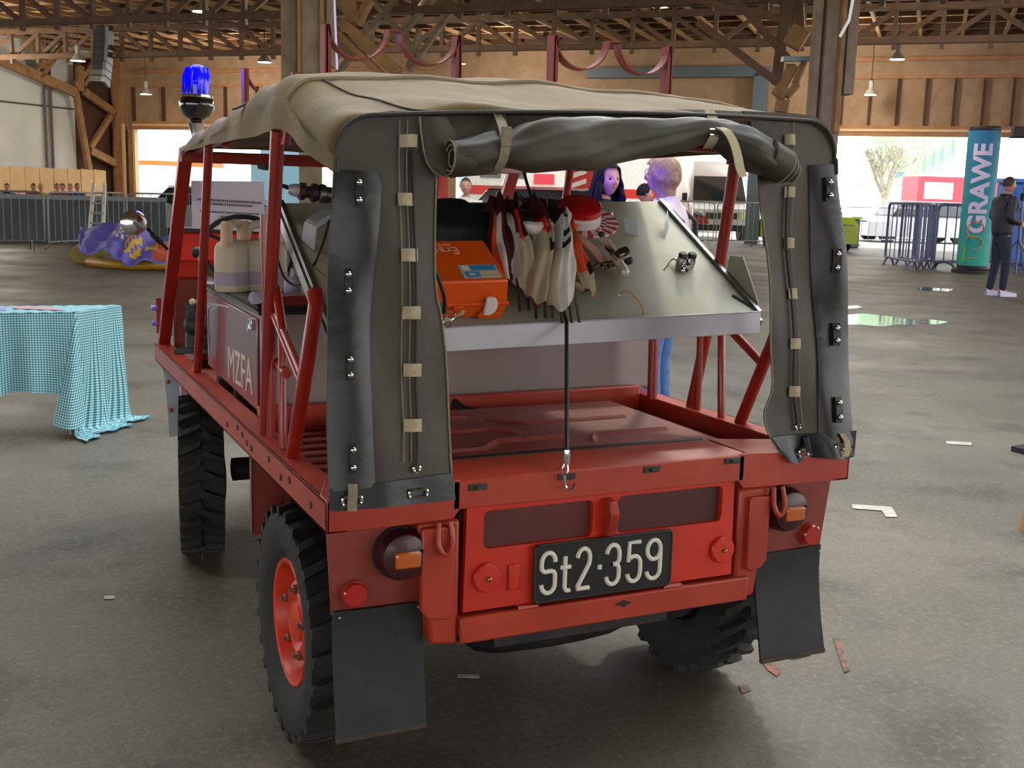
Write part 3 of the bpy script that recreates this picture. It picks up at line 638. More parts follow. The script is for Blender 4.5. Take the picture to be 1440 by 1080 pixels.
# straps round the roll
def strap(pts, w, name, m, par, off):
    P = spline([Vector((*p[:2], p[2])) for p in pts], 24)
    R = [[CU(p.x-w/2, p.y, p.z), CU(p.x+w/2, p.y, p.z)] for p in P]
    return MB().grid(R, .003).build(name, m, par, ang=60)
s1 = strap([(701,156,.012),(704,168,.03),(708,180,.06),(711,200,.082),(709,220,.08),(702,236,.06),(692,246,.03)], 13, 'roll_strap', M['strapg'], veh, 0)
MB().tube([CU(694,158,.02),CU(708,158,.02),CU(710,172,.03),CU(698,172,.03)], .0028, 6, closed=True).build('buckle', mat('brass_buckle','#9a8350',.35,1.), s1)
MB().obox(CU(712,192,.088), (.022,.006,.040)).build('strap_keeper', M['strapg'], s1, bevel=.002)
s2 = strap([(997,153,.012),(1002,165,.03),(1008,178,.055),(1006,190,.066),(1000,202,.055),(996,209,.03)], 14, 'roll_strap', M['web'], veh, 0)
MB().tube([CU(998,182,.07),CU(1014,182,.07),CU(1014,190,.07),CU(998,190,.07)], .003, 6, closed=True).build('buckle', M['chrome'], s2)
strap([(1010,178,.07),(1022,184,.085),(1032,200,.09),(1038,220,.09),(1041,236,.088),(1046,249,.085)], 12, 'strap_tail', mat('pale_strap','#bdb894',.7), s2, 0)
# --- bungee from the roof over the tray lip to the tail
b = MB(); pA = V(737,243,'y',.9); pB = V(795,446,'y',.350); pC = V(797,640,'y',-.022)
b.tube([pA, lerp(pA,pB,.5)+Vector((0,0,-.005)), pB, pB+Vector((0,-.008,-.012)), lerp(pB+Vector((0,-.008,-.012)),pC,.5), pC], .005, 8)
bg = b.build('bungee_cord', M['black'], veh)
b = MB(); b.lathe([(.007,-.02),(.008,0),(.006,.012)], pC, (0,0,1), 10); b.tube([pC+Vector((0,0,-.01)), pC+Vector((-.012,-.002,-.03)), pC+Vector((-.006,-.002,-.052)), pC+Vector((.004,-.002,-.035)), pC+Vector((.002,0,-.01))], .002, 6)
b.tube(spline([pC+Vector((-.004,-.002,-.045)), pC+Vector((-.002,-.003,-.07)), pC+Vector((.012,-.004,-.078)), pC+Vector((.022,-.003,-.066))],10), .0028, 6); b.build('bungee_hook', M['chrome'], bg)
# --- ladder saddles on the roof
def saddle(y, x0, x1, z0, z1, w=.035, low=None):
    # post, half circle, flat, half circle, post
    W = (x1-x0); fl = .10*W; r = (W-fl)/4-.004; low = z1-min(r, z1-z0-.01); P = []
    c1 = x0+.008+r; c2 = x1-.008-r
    path = [(x0, z0),(x0, z1)]+[(c1+r*math.cos(a), z1-(z1-low)*math.sin(a)) for a in [PI-PI*i/16 for i in range(17)]]+[(c2+r*math.cos(a), z1-(z1-low)*math.sin(a)) for a in [PI-PI*i/16 for i in range(17)]]+[(x1, z1),(x1, z0)]
    pts = [Vector((x, y, z)) for x, z in path]; R = [[p-Vector((0,w/2,0)), p+Vector((0,w/2,0))] for p in pts]
    b = MB().grid(R, .004); b.box((x0-.004,y-w/2,z0),(x0+.012,y+w/2,z1)); b.box((x1-.012,y-w/2,z0),(x1+.004,y+w/2,z1))
    return b
y = .55
A = V(456,38,'y',y); B = V(645,48,'y',y); C_ = V(776,55,'y',y); D_ = V(941,62,'y',y)
sdm = mat('saddle_paint', '#8a3020', .6, c2='#74281c', scale=12)
for a, c in ((A,B),(C_,D_)): saddle(y, a.x, c.x, 1.62, (a.z+c.z)/2).build('ladder_saddle', sdm, veh)
for x0, x1 in ((-.50,-.16),(.06,.44)): saddle(1.55, x0, x1, 1.54, 1.725).build('ladder_saddle', sdm, veh)
# ================================================================== TRAY, BOX
TL = [Vector((-.555,.366,1.030)), Vector((.648,.366,1.055)), Vector((.640,.885,1.350)), Vector((-.55,.875,1.320))]
nT = (TL[1]-TL[0]).cross(TL[3]-TL[0]).normalized()
b = MB(); b.prism([p for p in TL], -nT*.004)
tray = b.build('equipment_tray', M['alu'], veh)
b = MB(); b.prism([TL[0]+Vector((0,-.008,.006)), TL[1]+Vector((.0,-.008,.006)), TL[1]+Vector((.0,-.008,-.052)), TL[0]+Vector((0,-.008,-.052))], (0,.008,0));
b.prism([TL[0]+Vector((0,-.010,.006)), TL[1]+Vector((0,-.010,.006)), TL[1]+Vector((0,.0,.006)), TL[0]+Vector((0,0,.006))], (0,0,.003)); b.build('tray_lip', M['alulip'], tray, bevel=.002)
b = MB()
for a, c in ((TL[0],TL[3]),(TL[1],TL[2])): b.bar(a+nT*.004, c+nT*.004, .012, .014, nT); b.bar(a-Vector((0,0,.03)), c-Vector((0,0,.03)), .02, .03)
b.bar(TL[3]-Vector((0,0,.03)), TL[2]-Vector((0,0,.03)), .03,.03); b.build('tray_frame', M['steel'], tray)
b = MB(); g = TL[1]+Vector((.008,0,0)); b.prism([g+Vector((0,.0,-.03)), g+Vector((0,.02,.03)), g+Vector((0,.10,.15)), g+Vector((0,.16,.15)), g+Vector((0,.18,.06))], (.004,0,0)); b.build('tray_gusset', M['alu'], tray)
b = MB(); p = T(1030,415,.004); q = T(1062,434,.004); b.bar(p, q, .004, .006, nT); b.build('tray_groove', M['dsteel'], tray)
def plate(poly_uvh, name='tray_bracket', m=None, par=None, t=.003):
    P = [T(u, v, h) for u, v, h in poly_uvh]; n_ = (P[1]-P[0]).cross(P[2]-P[0]).normalized()
    return MB().prism(P, n_*t).build(name, m or M['alulip'], par or tray)
def upright(u0, v0, u1, v1, h, dx=0.):
    a = T(u0, v0, 0); c = T(u1, v1, 0); return MB().prism([a, c, c+Vector((dx,.01,h)), a+Vector((dx,.01,h*.8))], (.003,.003,0)).build('tray_bracket', M['alulip'], tray)
upright(853,332,863,325,.055); upright(879,326,897,332,.05); upright(935,336,940,322,.055); upright(424,338,441,352,.06, .01)
b = MB(); b.bar(T(437,315,.02), T(462,300,.02), .03,.02,nT); b.build('tray_crossbar', M['alulip'], tray)
# box body
b = MB(); b.box((-.595,.935,.755),(.675,1.70,1.02)); box = b.build('water_box', M['boxw'], veh, bevel=.006)
b = MB(); b.box((-.60,.93,1.015),(.68,1.71,1.03)); b.tube([(-.60,.93,1.032),(.68,.93,1.032),(.68,1.71,1.032),(-.60,1.71,1.032)], .008, 8, closed=True); b.build('box_rim', M['black'], box)
b = MB(); b.box((-.59,.94,1.03),(.67,1.70,1.034)); b.build('box_top_sheet', mat('olive_top','#6d6a58',.5,.2,c2='#5c5a4a',scale=6), box)
b = MB(); b.prism([(-.602,.945,.745),(-.602,1.69,.765),(-.602,1.69,1.012),(-.602,.945,1.005)], (.006,0,0)); sp = b.build('side_panel', M['boxred'], box, bevel=.004)
def emboss_text(txt, size, par, m, mtx, name='lettering', ext=.0015, sx=1.):
    c = bpy.data.curves.new('t', 'FONT'); c.body = txt; c.size = size; c.extrude = ext
    o = bpy.data.objects.new('t', c); COL.objects.link(o); dg = bpy.context.evaluated_depsgraph_get(); me = bpy.data.meshes.new_from_object(o.evaluated_get(dg))
    bpy.data.objects.remove(o); off = Vector((0,0,0)); q = par
    while q is not None: off += q.location; q = q.parent
    for v in me.vertices: v.co = (mtx@Vector((v.co.x*sx, v.co.y, v.co.z)))-off
    me.materials.clear(); me.materials.append(m); o = bpy.data.objects.new(name, me); COL.objects.link(o); o.parent = par; return o
def basis(o, x, y): x = Vector(x).normalized(); y = Vector(y); y = (y-x*y.dot(x)).normalized(); z = x.cross(y); return Matrix.Translation(o)@Matrix((x, y, z)).transposed().to_4x4()
q0 = V(321,531,'x',-.603); q1 = V(356,556,'x',-.603)
emboss_text('MZFA', .145, sp, mat('silver_letter','#c9b3ab',.4), basis(q0, q1-q0, (0,0,1)), sx=.93)
b = MB(); b.tube(spline([(-.603,1.66,.80),(-.603,1.665,.93),(-.603,1.64,.965),(-.603,1.5,.985),(-.603,1.3,1.0)], 20), .003, 6); b.build('panel_stripe', mat('grey_stripe','#b9a9ad',.4), sp)
b = MB(); b.obox((-.607,.99,.985),(.01,.045,.03)); b.tube([(-.612,1.005,.995),(-.615,1.0,.965),(-.615,.985,.965)], .003,6); b.build('latch', M['chrome'], box, bevel=.002)
for y in (1.0, 1.35, 1.62):
    MB().box((-.58,y,.69),(.6,y+.04,.757)).build('box_foot', M['alulip'], box)
b = MB(); b.box((-.14,.90,.755),(-.10,.93,.768)); b.tube([(-.03,.9,.75),(-.02,.86,.735),(.01,.83,.73)], .012); b.build('drain_fitting', M['black'], box)
# cables over the tray
b = MB(); b.tube(spline([V(388,235,'y',.55), V(382,290,'y',.62), V(386,345,'y',.75), V(400,390,'y',.85), V(420,400,'y',.8), V(440,375,'y',.62), V(455,340,'y',.5), V(463,310,'y',.45)], 40), .0035, 6); b.build('cable', M['black'], veh)
# ================================================================== THINGS CARRIED ON THE VEHICLE
def tmat(o):   # frame of the tray surface at o: x across, y up-slope, z normal
    x = Vector((1,0,.02)).normalized(); y = Vector((0,.869,.495)); y = (y-x*y.dot(x)).normalized(); z = x.cross(y)
    return Matrix((x, y, z)).transposed()
TM = tmat(None)
# --- orange case
o0 = T(712,448,0); case = thing('first_aid_case', 'orange plastic first aid case with blue sticker lying on the sloping metal tray', 'case', tuple(o0+Vector((-.15,.07,0))))
base = o0+Vector((-.33,.005,-.002))
def TP(x, y, z): return base+TM@Vector((x,y,z))
b = MB(); b.prism([TP(0,0,0),TP(.325,0,0),TP(.325,.195,0),TP(0,.195,0)], TM@Vector((0,0,.040)))
cb = b.build('case_base', M['orange'], case, bevel=.006)
b = MB(); P = [TP(.0,.0,.042),TP(.325,.0,.042),TP(.325,.195,.042),TP(0,.195,.042),TP(.008,.008,.105),TP(.317,.008,.105),TP(.317,.188,.105),TP(.008,.188,.105)]
b.add(P, [(0,3,2,1),(4,5,6,7),(0,1,5,4),(1,2,6,5),(2,3,7,6),(3,0,4,7)]); cld = b.build('case_lid', M['orange'], case, bevel=.005)
b = MB(); b.prism([TP(-.004,-.004,.036),TP(.329,-.004,.036),TP(.329,.199,.036),TP(-.004,.199,.036)], TM@Vector((0,0,.010))); b.build('case_rim', M['orange'], case, bevel=.002)
b = MB(); pts = [(-.014,0),(-.014,.05),(0,.05)]+[(.018*math.sin(a)+.0,.025+.025*math.cos(a)) for a in [PI*i/10 for i in range(11)]]+[(0,0)]
b.prism([TP(.275+x,-.006,.018+z) for x, z in pts], TM@Vector((0,-.010,0))); b.build('white_latch', M['white'], case, bevel=.002)
b = MB(); b.box((0,0,0),(.001,.001,.001))
b = MB(); b.prism([TP(.25,-.004,.004),TP(.31,-.004,.004),TP(.31,-.004,.022),TP(.25,-.004,.022)], TM@Vector((0,-.008,0))); b.prism([TP(.18,-.004,.030),TP(.205,-.004,.030),TP(.205,-.004,.044),TP(.18,-.004,.044)], TM@Vector((0,-.006,0))); b.build('latch_seat', M['orange'], case, bevel=.002)
def sticker(x0,x1,y0,y1,m,nm,z=.1055): return MB().prism([TP(x0,y0,z),TP(x1,y0,z),TP(x1,y1,z),TP(x0,y1,z)], TM@Vector((0,0,.0006))).build(nm, m, cld)
sticker(.205,.305,.018,.075, mat('sticker_grey','#a7b3b8',.5), 'sticker')
sticker(.235,.30,.050,.072, mat('sticker_blue','#2f84b4',.5), 'sticker_print', .1062); sticker(.213,.25,.022,.045, mat('sticker_blue2','#4a93b8',.5), 'sticker_print', .1062); sticker(.252,.302,.021,.047, mat('sticker_sand','#c9b98e',.5), 'sticker_print', .1062)
sticker(.222,.238,.030,.038, M['whitef'], 'sticker_print', .1066); sticker(.212,.230,.052,.070, M['whitef'], 'sticker_print', .1066)
emboss_text('Erste Hilfe', .042, cld, mat('pale_orange_letter','#e3a288',.6), basis(TP(.235,.155,.1056), -(TM@Vector((1,0,0))), -(TM@Vector((0,1,0)))), ext=.0004)
emboss_text('ERSTE-HILFE-KOFFER', .012, cld, mat('pale_orange_letter2','#dd9a80',.6), basis(TP(.22,.172,.1056), -(TM@Vector((1,0,0))), -(TM@Vector((0,1,0)))), ext=.0004)
b = MB(); b.tube(spline([V(608,370,'y',.30),V(618,395,'y',.30),V(625,420,'y',.31),V(624,440,'y',.335)],14), .005, 8); o = b.build('hanging_cord', M['black']); tag(o, 'short black cord with split ring hanging before the orange case', 'cord'); origin(o, V(624,440,'y',.335))
k = MB().tube(torus(V(629,452,'y',.345),(1,.4,0),.014,.001),.0015,6,closed=True).build('split_ring', M['chrome'], o)
k2 = MB().tube(torus(V(635,443,'y',.35),(1,.8,0),.011,.001),.0015,6,closed=True).build('split_ring', M['chrome'], o)
b = MB(); b.tube(spline([T(618,449,.006),T(635,448,.006),T(648,440,.02),T(652,430,.035)],12), [.005+.003*math.sin(i) for i in range(12)], 8); o = b.build('cream_strap', M['cream']); tag(o, 'small cream strap end lying on the tray before the orange case', 'strap'); origin(o, T(635,448,0))
b = MB(); b.obox(T(616,438,.03), (.02,.02,.05), TM); o = b.build('green_tag', mat('green_plastic','#2e7a4a',.5), bevel=.003); tag(o, 'small green and white tag half hidden behind the left curtain', 'tag'); origin(o, T(616,438,0))
# --- black bags
bag = thing('black_bag', 'black soft bag lying behind the orange case on the tray', 'bag', tuple(T(655,345,0)))
def blob(pts8, seed, name, m, par=None, sub=2, amp=.006):
    # 8 corners -> rounded soft body
    b = MB(); b.add(pts8, [(0,3,2,1),(4,5,6,7),(0,1,5,4),(1,2,6,5),(2,3,7,6),(3,0,4,7)])
    bm = bmesh.new(); vs = [bm.verts.new(p) for p in b.v]; [bm.faces.new([vs[i] for i in f]) for f in b.f]
    bmesh.ops.subdivide_edges(bm, edges=bm.edges, cuts=5, use_grid_fill=True)
    for _ in range(2): bmesh.ops.smooth_vert(bm, verts=bm.verts, factor=.5, use_axis_x=True, use_axis_y=True, use_axis_z=True)
    rnd = random.Random(seed)
    ph = [rnd.uniform(0, 6) for _ in range(6)]
    for v in bm.verts:
        c = v.co; v.co = c+Vector((math.sin(c.y*60+ph[0])+math.sin(c.z*45+ph[1]), math.sin(c.x*50+ph[2])+math.sin(c.z*70+ph[3]), math.sin(c.x*40+ph[4])+math.sin(c.y*55+ph[5])))*amp*.5
    mb = MB(); bm.verts.index_update(); mb.add([v.co.copy() for v in bm.verts], [[v.index for v in f.verts] for f in bm.faces]); bm.free()
    return mb.build(name, m, par, sub=1, ang=80)
def tbx(u0, u1, v0, h, dy, dh=0):
    a = T(u0, v0, 0); c = T(u1, v0, 0); up = Vector((0,.869,.495))*dy
    return [a, c, c+up, a+up, a+Vector((0,0,h)), c+Vector((0,0,h)), c+up+Vector((0,0,h+dh)), a+up+Vector((0,0,h+dh))]
blob(tbx(598,715,352,.060,.13), 1, 'bag_body', M['blackcloth'], bag)
blob(tbx(603,708,350,.035,.05), 2, 'bag_pocket', M['blackcloth'], bag)
b = MB(); b.bar(V(645,297,'y',.80), V(645,306,'y',.80), .005,.004); b.build('zip_pull', M['chrome'], bag)
blob([p+Vector((0,.11,.048)) for p in tbx(596,690,345,.04,.07)], 5, 'second_bag', M['blackcloth'], None)
o = bpy.data.objects['second_bag']; o.name = 'black_bag'; tag(o, 'flat black bag at the top edge of the tray above the other bag', 'bag'); origin(o, T(650,320,.03))
# --- folded warning signs: fabric hoods over metal legs
def hood(name, label, top, bot, wid, mats, leg=None, fold=.5, grp='folded warning signs on the tray', seed=0, letters=None, bow=.05):
    # top, bot: (u, v, h); a folded cloth that widens downwards
    a = T(*top); c = T(*bot); t = thing(name, label, 'folding sign', tuple(T(bot[0], bot[1], 0)), group=None)
    ax = (c-a); side = Vector((1,.15,0)).normalized(); out = ax.cross(side).normalized()
    if out.z < 0: out = -out
    N = 18; K = 16; rows = []
    for i in range(N+1):
        s_ = i/N; r = []
        w = wid*(1.05-2.2*s_ if s_ < .3 else .39+1.25*(s_-.3) if s_ < .8 else 1.02-.9*(s_-.8))
        for j in range(K+1):
            q = j/K*2-1; z = (.9-abs(q)**1.5)*wid*.55*(.5+.7*math.sin(PI*min(1, s_*.9+.08)))
            z += .006*math.sin(q*9+s_*4+seed)+.004*math.sin(s_*17+q*3+seed)
            r.append(a+ax*(s_*(1-.16*abs(q+.25*math.sin(seed*2.1))**1.6) if s_ > .3 else s_+(.3-s_)*.5*abs(math.sin(q*3+seed)))+side*(q*w+.012*math.sin(s_*5+seed*1.7))+out*(z+bow*math.sin(PI*s_)*.5))
        rows.append(r)
    mb = MB(); base_ = len(mb.v)
    mb.grid(rows, .003)
    nm = len(mats)
    for fi, f in enumerate(mb.f):
        if fi < N*K*2:
            q = (fi % (N*K)); i, j = q//K, q % K; mb.m[fi] = letters(i/N, j/K) % nm
    mb.build('sign_cloth', [M[x] for x in mats], t, ang=70)
    if leg:
        for dx in (-.3, .15, .5):
            MB().tube([a+ax*.6+side*wid*dx+out*.01, c+ax.normalized()*leg+side*wid*dx*1.2], .004, 8).build('leg', M['steel'], t)
    return t
st = lambda s_, j: 0 if s_ < .28 else (1 if (int(j*5) % 2) else 2)
hood('folding_sign', 'leftmost folded warning sign in dark red cloth with white and orange edge stripes', (690,275,.07), (718,398,.035), .052, ['maroon','orangef','maroon','whitef'], None, letters=lambda s_, j: (3 if .20 < j < .36 and s_ > .35 else 1 if .1 < j < .2 and s_ > .3 else 0), seed=1)
hood('folding_sign', 'second folded warning sign from the left, maroon above with bright white stripe', (716,270,.09), (738,425,.03), .050, ['maroon','redf','whitef','cream'], .03, letters=lambda s_, j: (2 if j < .25 and s_ > .3 else 1 if .25 < j < .45 and .3 < s_ < .6 else 3 if s_ > .55 else 0), seed=2)
hood('folding_sign', 'crumpled folded sign with cream cloth and a black letter in the middle of the bundle', (752,268,.10), (762,434,.035), .052, ['redf','cream','black','maroon'], .035, letters=lambda s_, j: (3 if s_ < .35 else 0 if s_ < .48 and j < .6 else 2 if (.50 < s_ < .66 and (.45 < j < .55 or (.45 < j < .75 and (s_ < .54 or .58 < s_ < .62)))) else 1), seed=3)
hood('folding_sign', 'right folded sign of the bundle in white cloth with dark lettering and metal legs', (775,285,.10), (798,442,.03), .056, ['whitef','black','cream','blackcloth'], .03, letters=lambda s_, j: (3 if s_ < .22 and j < .6 else 1 if (.3 < s_ < .62 and int(s_*24) % 3 == 0 and .25 < j < .75) else 2 if (j < .3 and s_ > .5) else 0), seed=4)
hood('folding_sign', 'outermost folded sign on the right of the bundle in orange cloth with cream hem', (790,300,.06), (826,418,.015), .038, ['orangef','cream','black'], None, letters=lambda s_, j: (1 if s_ > .82 else 2 if (.70 < s_ < .80 and j > .5) else 0), seed=5)
b = MB(); b.tube(spline([T(735,318,.10),T(755,322,.11),T(775,318,.10)],8), [.012,.016,.018,.018,.018,.018,.016,.012], 10); o = b.build('white_mug_lid', M['whitef']); o.name = 'rolled_cloth'; tag(o, 'small white rolled cloth lying on the bundle of folded signs', 'cloth'); origin(o, T(755,322,.09))
blob([T(u,v,h) for u,v,h in ((700,300,.0),(800,300,.0),(800,280,.0),(690,280,.0),(705,300,.10),(790,300,.10),(785,285,.10),(700,285,.09))], 9, 'dark_jacket', M['maroon'], None, amp=.012)
o = bpy.data.objects['dark_jacket']; tag(o, 'crumpled dark red cloth behind the bundle of folded signs', 'cloth'); origin(o, T(750,295,0))
# --- red warning lamp on checked base
ctr = T(826,332,.0); lm = thing('warning_lamp', 'round red warning lamp on a white base with red checked rim', 'lamp', tuple(ctr)); nz = TM@Vector((0,0,1)); nz = (nz*.8+Vector((0,0,1))*.35+Vector((-.10,-.10,0))).normalized()
top = T(816,292,.085)
chk = mat('checked_rim', '#c9b3ae', .5); nt = chk.node_tree; tcn = nt.nodes.new('ShaderNodeTexCoord'); sx = nt.nodes.new('ShaderNodeUVMap'); ck = nt.nodes.new('ShaderNodeTexChecker'); ck.inputs['Scale'].default_value = 1; ck.inputs['Color1'].default_value = hexc('#d5c9c6'); ck.inputs['Color2'].default_value = hexc('#a8322c')
nt.links.new(sx.outputs[0], ck.inputs['Vector']); nt.links.new(ck.outputs['Color'], nt.nodes['Principled BSDF'].inputs['Base Color'])
def disc_rim(c, n_, r0, r1, t, N=48):
    x = Vector((1,0,0)); x = (x-n_*x.dot(n_)).normalized(); y = n_.cross(x); rows = []; uv = []
    for i in range(4):
        r = lerp(r0, r1, i/3); rows.append([c+(x*math.cos(2*PI*k/N)+y*math.sin(2*PI*k/N))*r for k in range(N+1)]); uv.append([(k/N*36, i/3*2) for k in range(N+1)])
    return MB().grid(rows, t, uv=uv)
rimc = top-nz*.045
disc_rim(rimc+Vector((.022,0,.006)), nz, .03, .098, .006).build('checked_rim', chk, lm)
MB().lathe([(.064,-.040),(.064,-.018),(.058,-.012)], top, nz, 36).build('lamp_housing', M['whitef'], lm)
rl_ = mat('red_lens_bright', '#c00d18', .18, coat=.6, c2='#8d0c12', scale=14); MB().lathe([(.056,-.014),(.062,-.010),(.062,.008),(.057,.013),(.04,.015),(.003,.017)], top, nz, 36).build('red_lens', rl_, lm)
b = MB(); b.prism([T(785,335,.07),T(806,338,.05),T(801,372,.0),T(789,368,.0)], (.006,.02,0)); b.build('mount_leg', M['orangef'], lm)
# strap with chrome tube
b = MB(); P = spline([T(812,330,.05),T(822,338,.055),T(838,352,.04),T(852,368,.03)],16); b.grid([[p-Vector((.016,0,0)), p+Vector((.014,.008,.002))] for p in P], .005); o = b.build('leather_strap', mat('pinkish_leather','#b98e79',.6)); tag(o, 'tan leather strap running down the tray from the red lamp', 'strap'); origin(o, T(838,352,0))
fl = thing('hand_torch', 'chrome hand torch with worn handle lying on the tray below the red lamp', 'torch', tuple(T(870,365,0)))
b = MB(); P = [T(846,336,.035),T(858,348,.035),T(866,362,.035),T(878,382,.035)]; b.tube(spline(P,10), .013, 14); b.ball(P[-1], .014, 12); b.build('torch_body', mat('cream_tube','#cfc8b6',.3,.3), fl)
b = MB(); b.tube([P[1]+Vector((-.01,0,0)), T(872,366,.05)], .008); b.lathe([(.012,-.02),(.018,0),(.018,.02)], T(873,358,.045), (1,0,.3), 16); b.build('torch_fitting', M['chrome'], fl)
b = MB(); b.tube([T(868,366,.022),T(876,384,.018),T(882,386,.02)], .010); b.build('torch_grip', mat('tan_grip','#b98d6e',.5), fl)
MB().ball(T(884,366,.03), .013, 12).build('torch_knob', M['black'], fl); MB().ball(T(846,330,.05), .010, 12).build('torch_knob', M['black'], fl)
b = MB()
for i in range(9): b.obox(T(832+i*4.2, 374+2.5*math.sin(i*1.7), .01+.004*(i % 2)), (.012,.010,.012), Matrix.Rotation(i*.7,3,'Z')@Matrix.Rotation(i*.4,3,'X'))
b.tube([T(846,372,.02),T(862,370,.02)], .008); o = b.build('brass_coupling', mat('brown_metal','#5b4335',.35,.8,c2='#a58f7c',scale=60), bevel=.002); tag(o, 'dark brass coupling lying under the chrome torch', 'coupling'); origin(o, T(850,372,0))
cp = thing('hose_coupling', 'black and silver double coupling with curved handle on the right of the tray', 'coupling', tuple(T(962,375,0)))
b = MB()
for u in (957,969): b.lathe([(.014,0),(.016,.012),(.013,.03)], T(u,374,0), nz, 14); 
b.obox(T(963,374,.014), (.035,.014,.012), TM); b.ball(T(960,380,.008), .009, 10); b.build('coupling_body', M['chrome'], cp)
b = MB()
for u in (957,970): b.lathe([(.013,.028),(.014,.036),(.010,.042)], T(u,374,0), nz, 8)
b.ball(T(965,380,.010), .006, 8); b.build('rubber_cap', M['black'], cp)
b = MB(); b.tube(spline([T(955,368,.02),T(947,364,.012),T(940,370,.004),T(934,378,.002)],10), .0022, 6); b.build('handle', M['steel'], cp)
b = MB(); b.tube(spline([T(872,415,.03),T(878,409,.05),T(888,412,.05),T(898,422,.035),T(904,434,.015),T(905,442,.004)],24), .0035, 8); o = b.build('wire_hoop', mat('orange_tube','#b48a6a',.5)); tag(o, 'thin tan hose bent into a hook standing on the tray near the lip', 'hose'); origin(o, T(905,442,0))
MB().ball(T(871,415,.03), .005, 8).build('hoop_end', M['chrome'], o)
bt = bpy.data.objects
b = MB(); b.obox(T(815,402,.012), (.03,.03,.02), TM@Matrix.Rotation(.5,3,'Z')); b.tube([T(808,398,.02),T(822,408,.012)], .009); o = b.build('plastic_cap', M['cream'], bevel=.004); tag(o, 'small cream plastic piece on the tray right of the folded signs', 'cap'); origin(o, T(815,402,0))
# --- jerrycans and loose things on the box
jc = Vector((-.535,1.30,1.036))
def jerry(loc, rz, label, sx=1.):
    t = thing('jerrycan', label, 'jerrycan', loc, rz)
    w, d, h = .062*sx, .045, .215
    rows = []
    for (zz, s_) in ((0,.92),(.008,1),(.11,1),(.135,.97),(.150,.85),(.157,.6),(.160,.30)):
        r = []
        for k in range(24):
            a = 2*PI*k/24; ca, sa = math.cos(a), math.sin(a); e = .45
            x = math.copysign(abs(ca)**e, ca)*w*s_; y = math.copysign(abs(sa)**e, sa)*d*(s_ if zz < .17 else s_)
            r.append((x, y, zz))
        rows.append(r+[r[0]])
    b = MB().grid(rows); b.f.append(list(range(24))[::-1]); b.m.append(0); nb = 6*25; b.f.append([nb+k for k in range(24)]); b.m.append(0)
    b.build('can_body', M['jerry'], t, local=True, ang=50)
    MB().tube(spline([(-.04*sx,0,.15),(-.03*sx,0,.195),(0,0,.210),(.040*sx,0,.205),(.053*sx,0,.17),(.054*sx,0,.13)],18), .013, 12).build('handle', M['jerry'], t, local=True)
    MB().lathe([(.020,.14),(.018,.185),(.018,.215),(.012,.22),(.002,.22)], (-.044*sx,0,-.003), (0,0,1), 18).build('screw_cap', mat('buff_cap','#c9a98d',.5), t, local=True)
    MB().grid([[(w*1.012*math.copysign(abs(math.cos(a))**.45, math.cos(a)), d*1.012*math.copysign(abs(math.sin(a))**.45, math.sin(a)), z) for a in [2*PI*k/24 for k in range(25)]] for z in (.02,.062)]).build('label', mat('lilac_label','#9b8f9f',.6), t, local=True)
    return t
jerry(tuple(V(318,405,'z',1.036)+Vector((.005,-.10,0))), .9, 'narrow cream jerrycan at the outer edge of the box top, left of the other two')
jerry(tuple(V(356,410,'z',1.036)+Vector((.04,.05,0))), -.35, 'middle cream jerrycan with see-through handle on the box top', 1.25)
jerry(tuple(V(405,400,'z',1.036)+Vector((.0,.10,0))), -.35, 'cream jerrycan behind the red side tubes, right of the other two', 1.25)
b = MB(); p = V(298,398,'z',1.04)+Vector((0,0,.02)); b.lathe([(.002,-.02),(.018,-.012),(.026,.004),(.028,.012),(.002,.014)], p, (-.5,-.8,.2), 20); o = b.build('work_lamp', M['chrome']); tag(o, 'small chrome lamp at the front corner of the box rim', 'lamp'); origin(o, p)
blob([V(u,v,'z',z) for u,v,z in ((345,425,1.036),(372,425,1.036),(374,408,1.036),(350,408,1.036),(350,425,1.075),(370,425,1.08),(372,412,1.07),(354,412,1.07))], 12, 'grey_glove', mat('grey_glove','#6a6676',.7), None, amp=.01)
o = bpy.data.objects['grey_glove']; o.name = 'work_glove'; tag(o, 'grey and blue glove lying on the edge of the box top', 'glove'); origin(o, V(360,418,'z',1.036))
b = MB(); p = V(414,402,'y',1.15); b.lathe([(.03,-.045),(.032,0),(.03,.02),(.012,.03),(.010,.05),(.016,.052)], p, (0,0,1), 18); o = b.build('tin_can', mat('lilac_bottle','#8b8298',.4)); tag(o, 'small lilac bottle on the box top beside the cable', 'bottle'); origin(o, p-Vector((0,0,.045)))
b = MB()
for i in range(5): b.ball(V(400+i*10,418+3*math.sin(i*2),'z',1.05), (.018,.014,.012), 10)
o = b.build('rag', mat('rag_cloth','#8a7d6c',.8)); tag(o, 'loose beige rags on the box top under the tray', 'rag'); origin(o, V(420,418,'z',1.037))
b = MB(); b.box((-.56,.945,1.034),(-.28,1.0,1.065)); b.build('box_clamp', redf, box, bevel=.003)
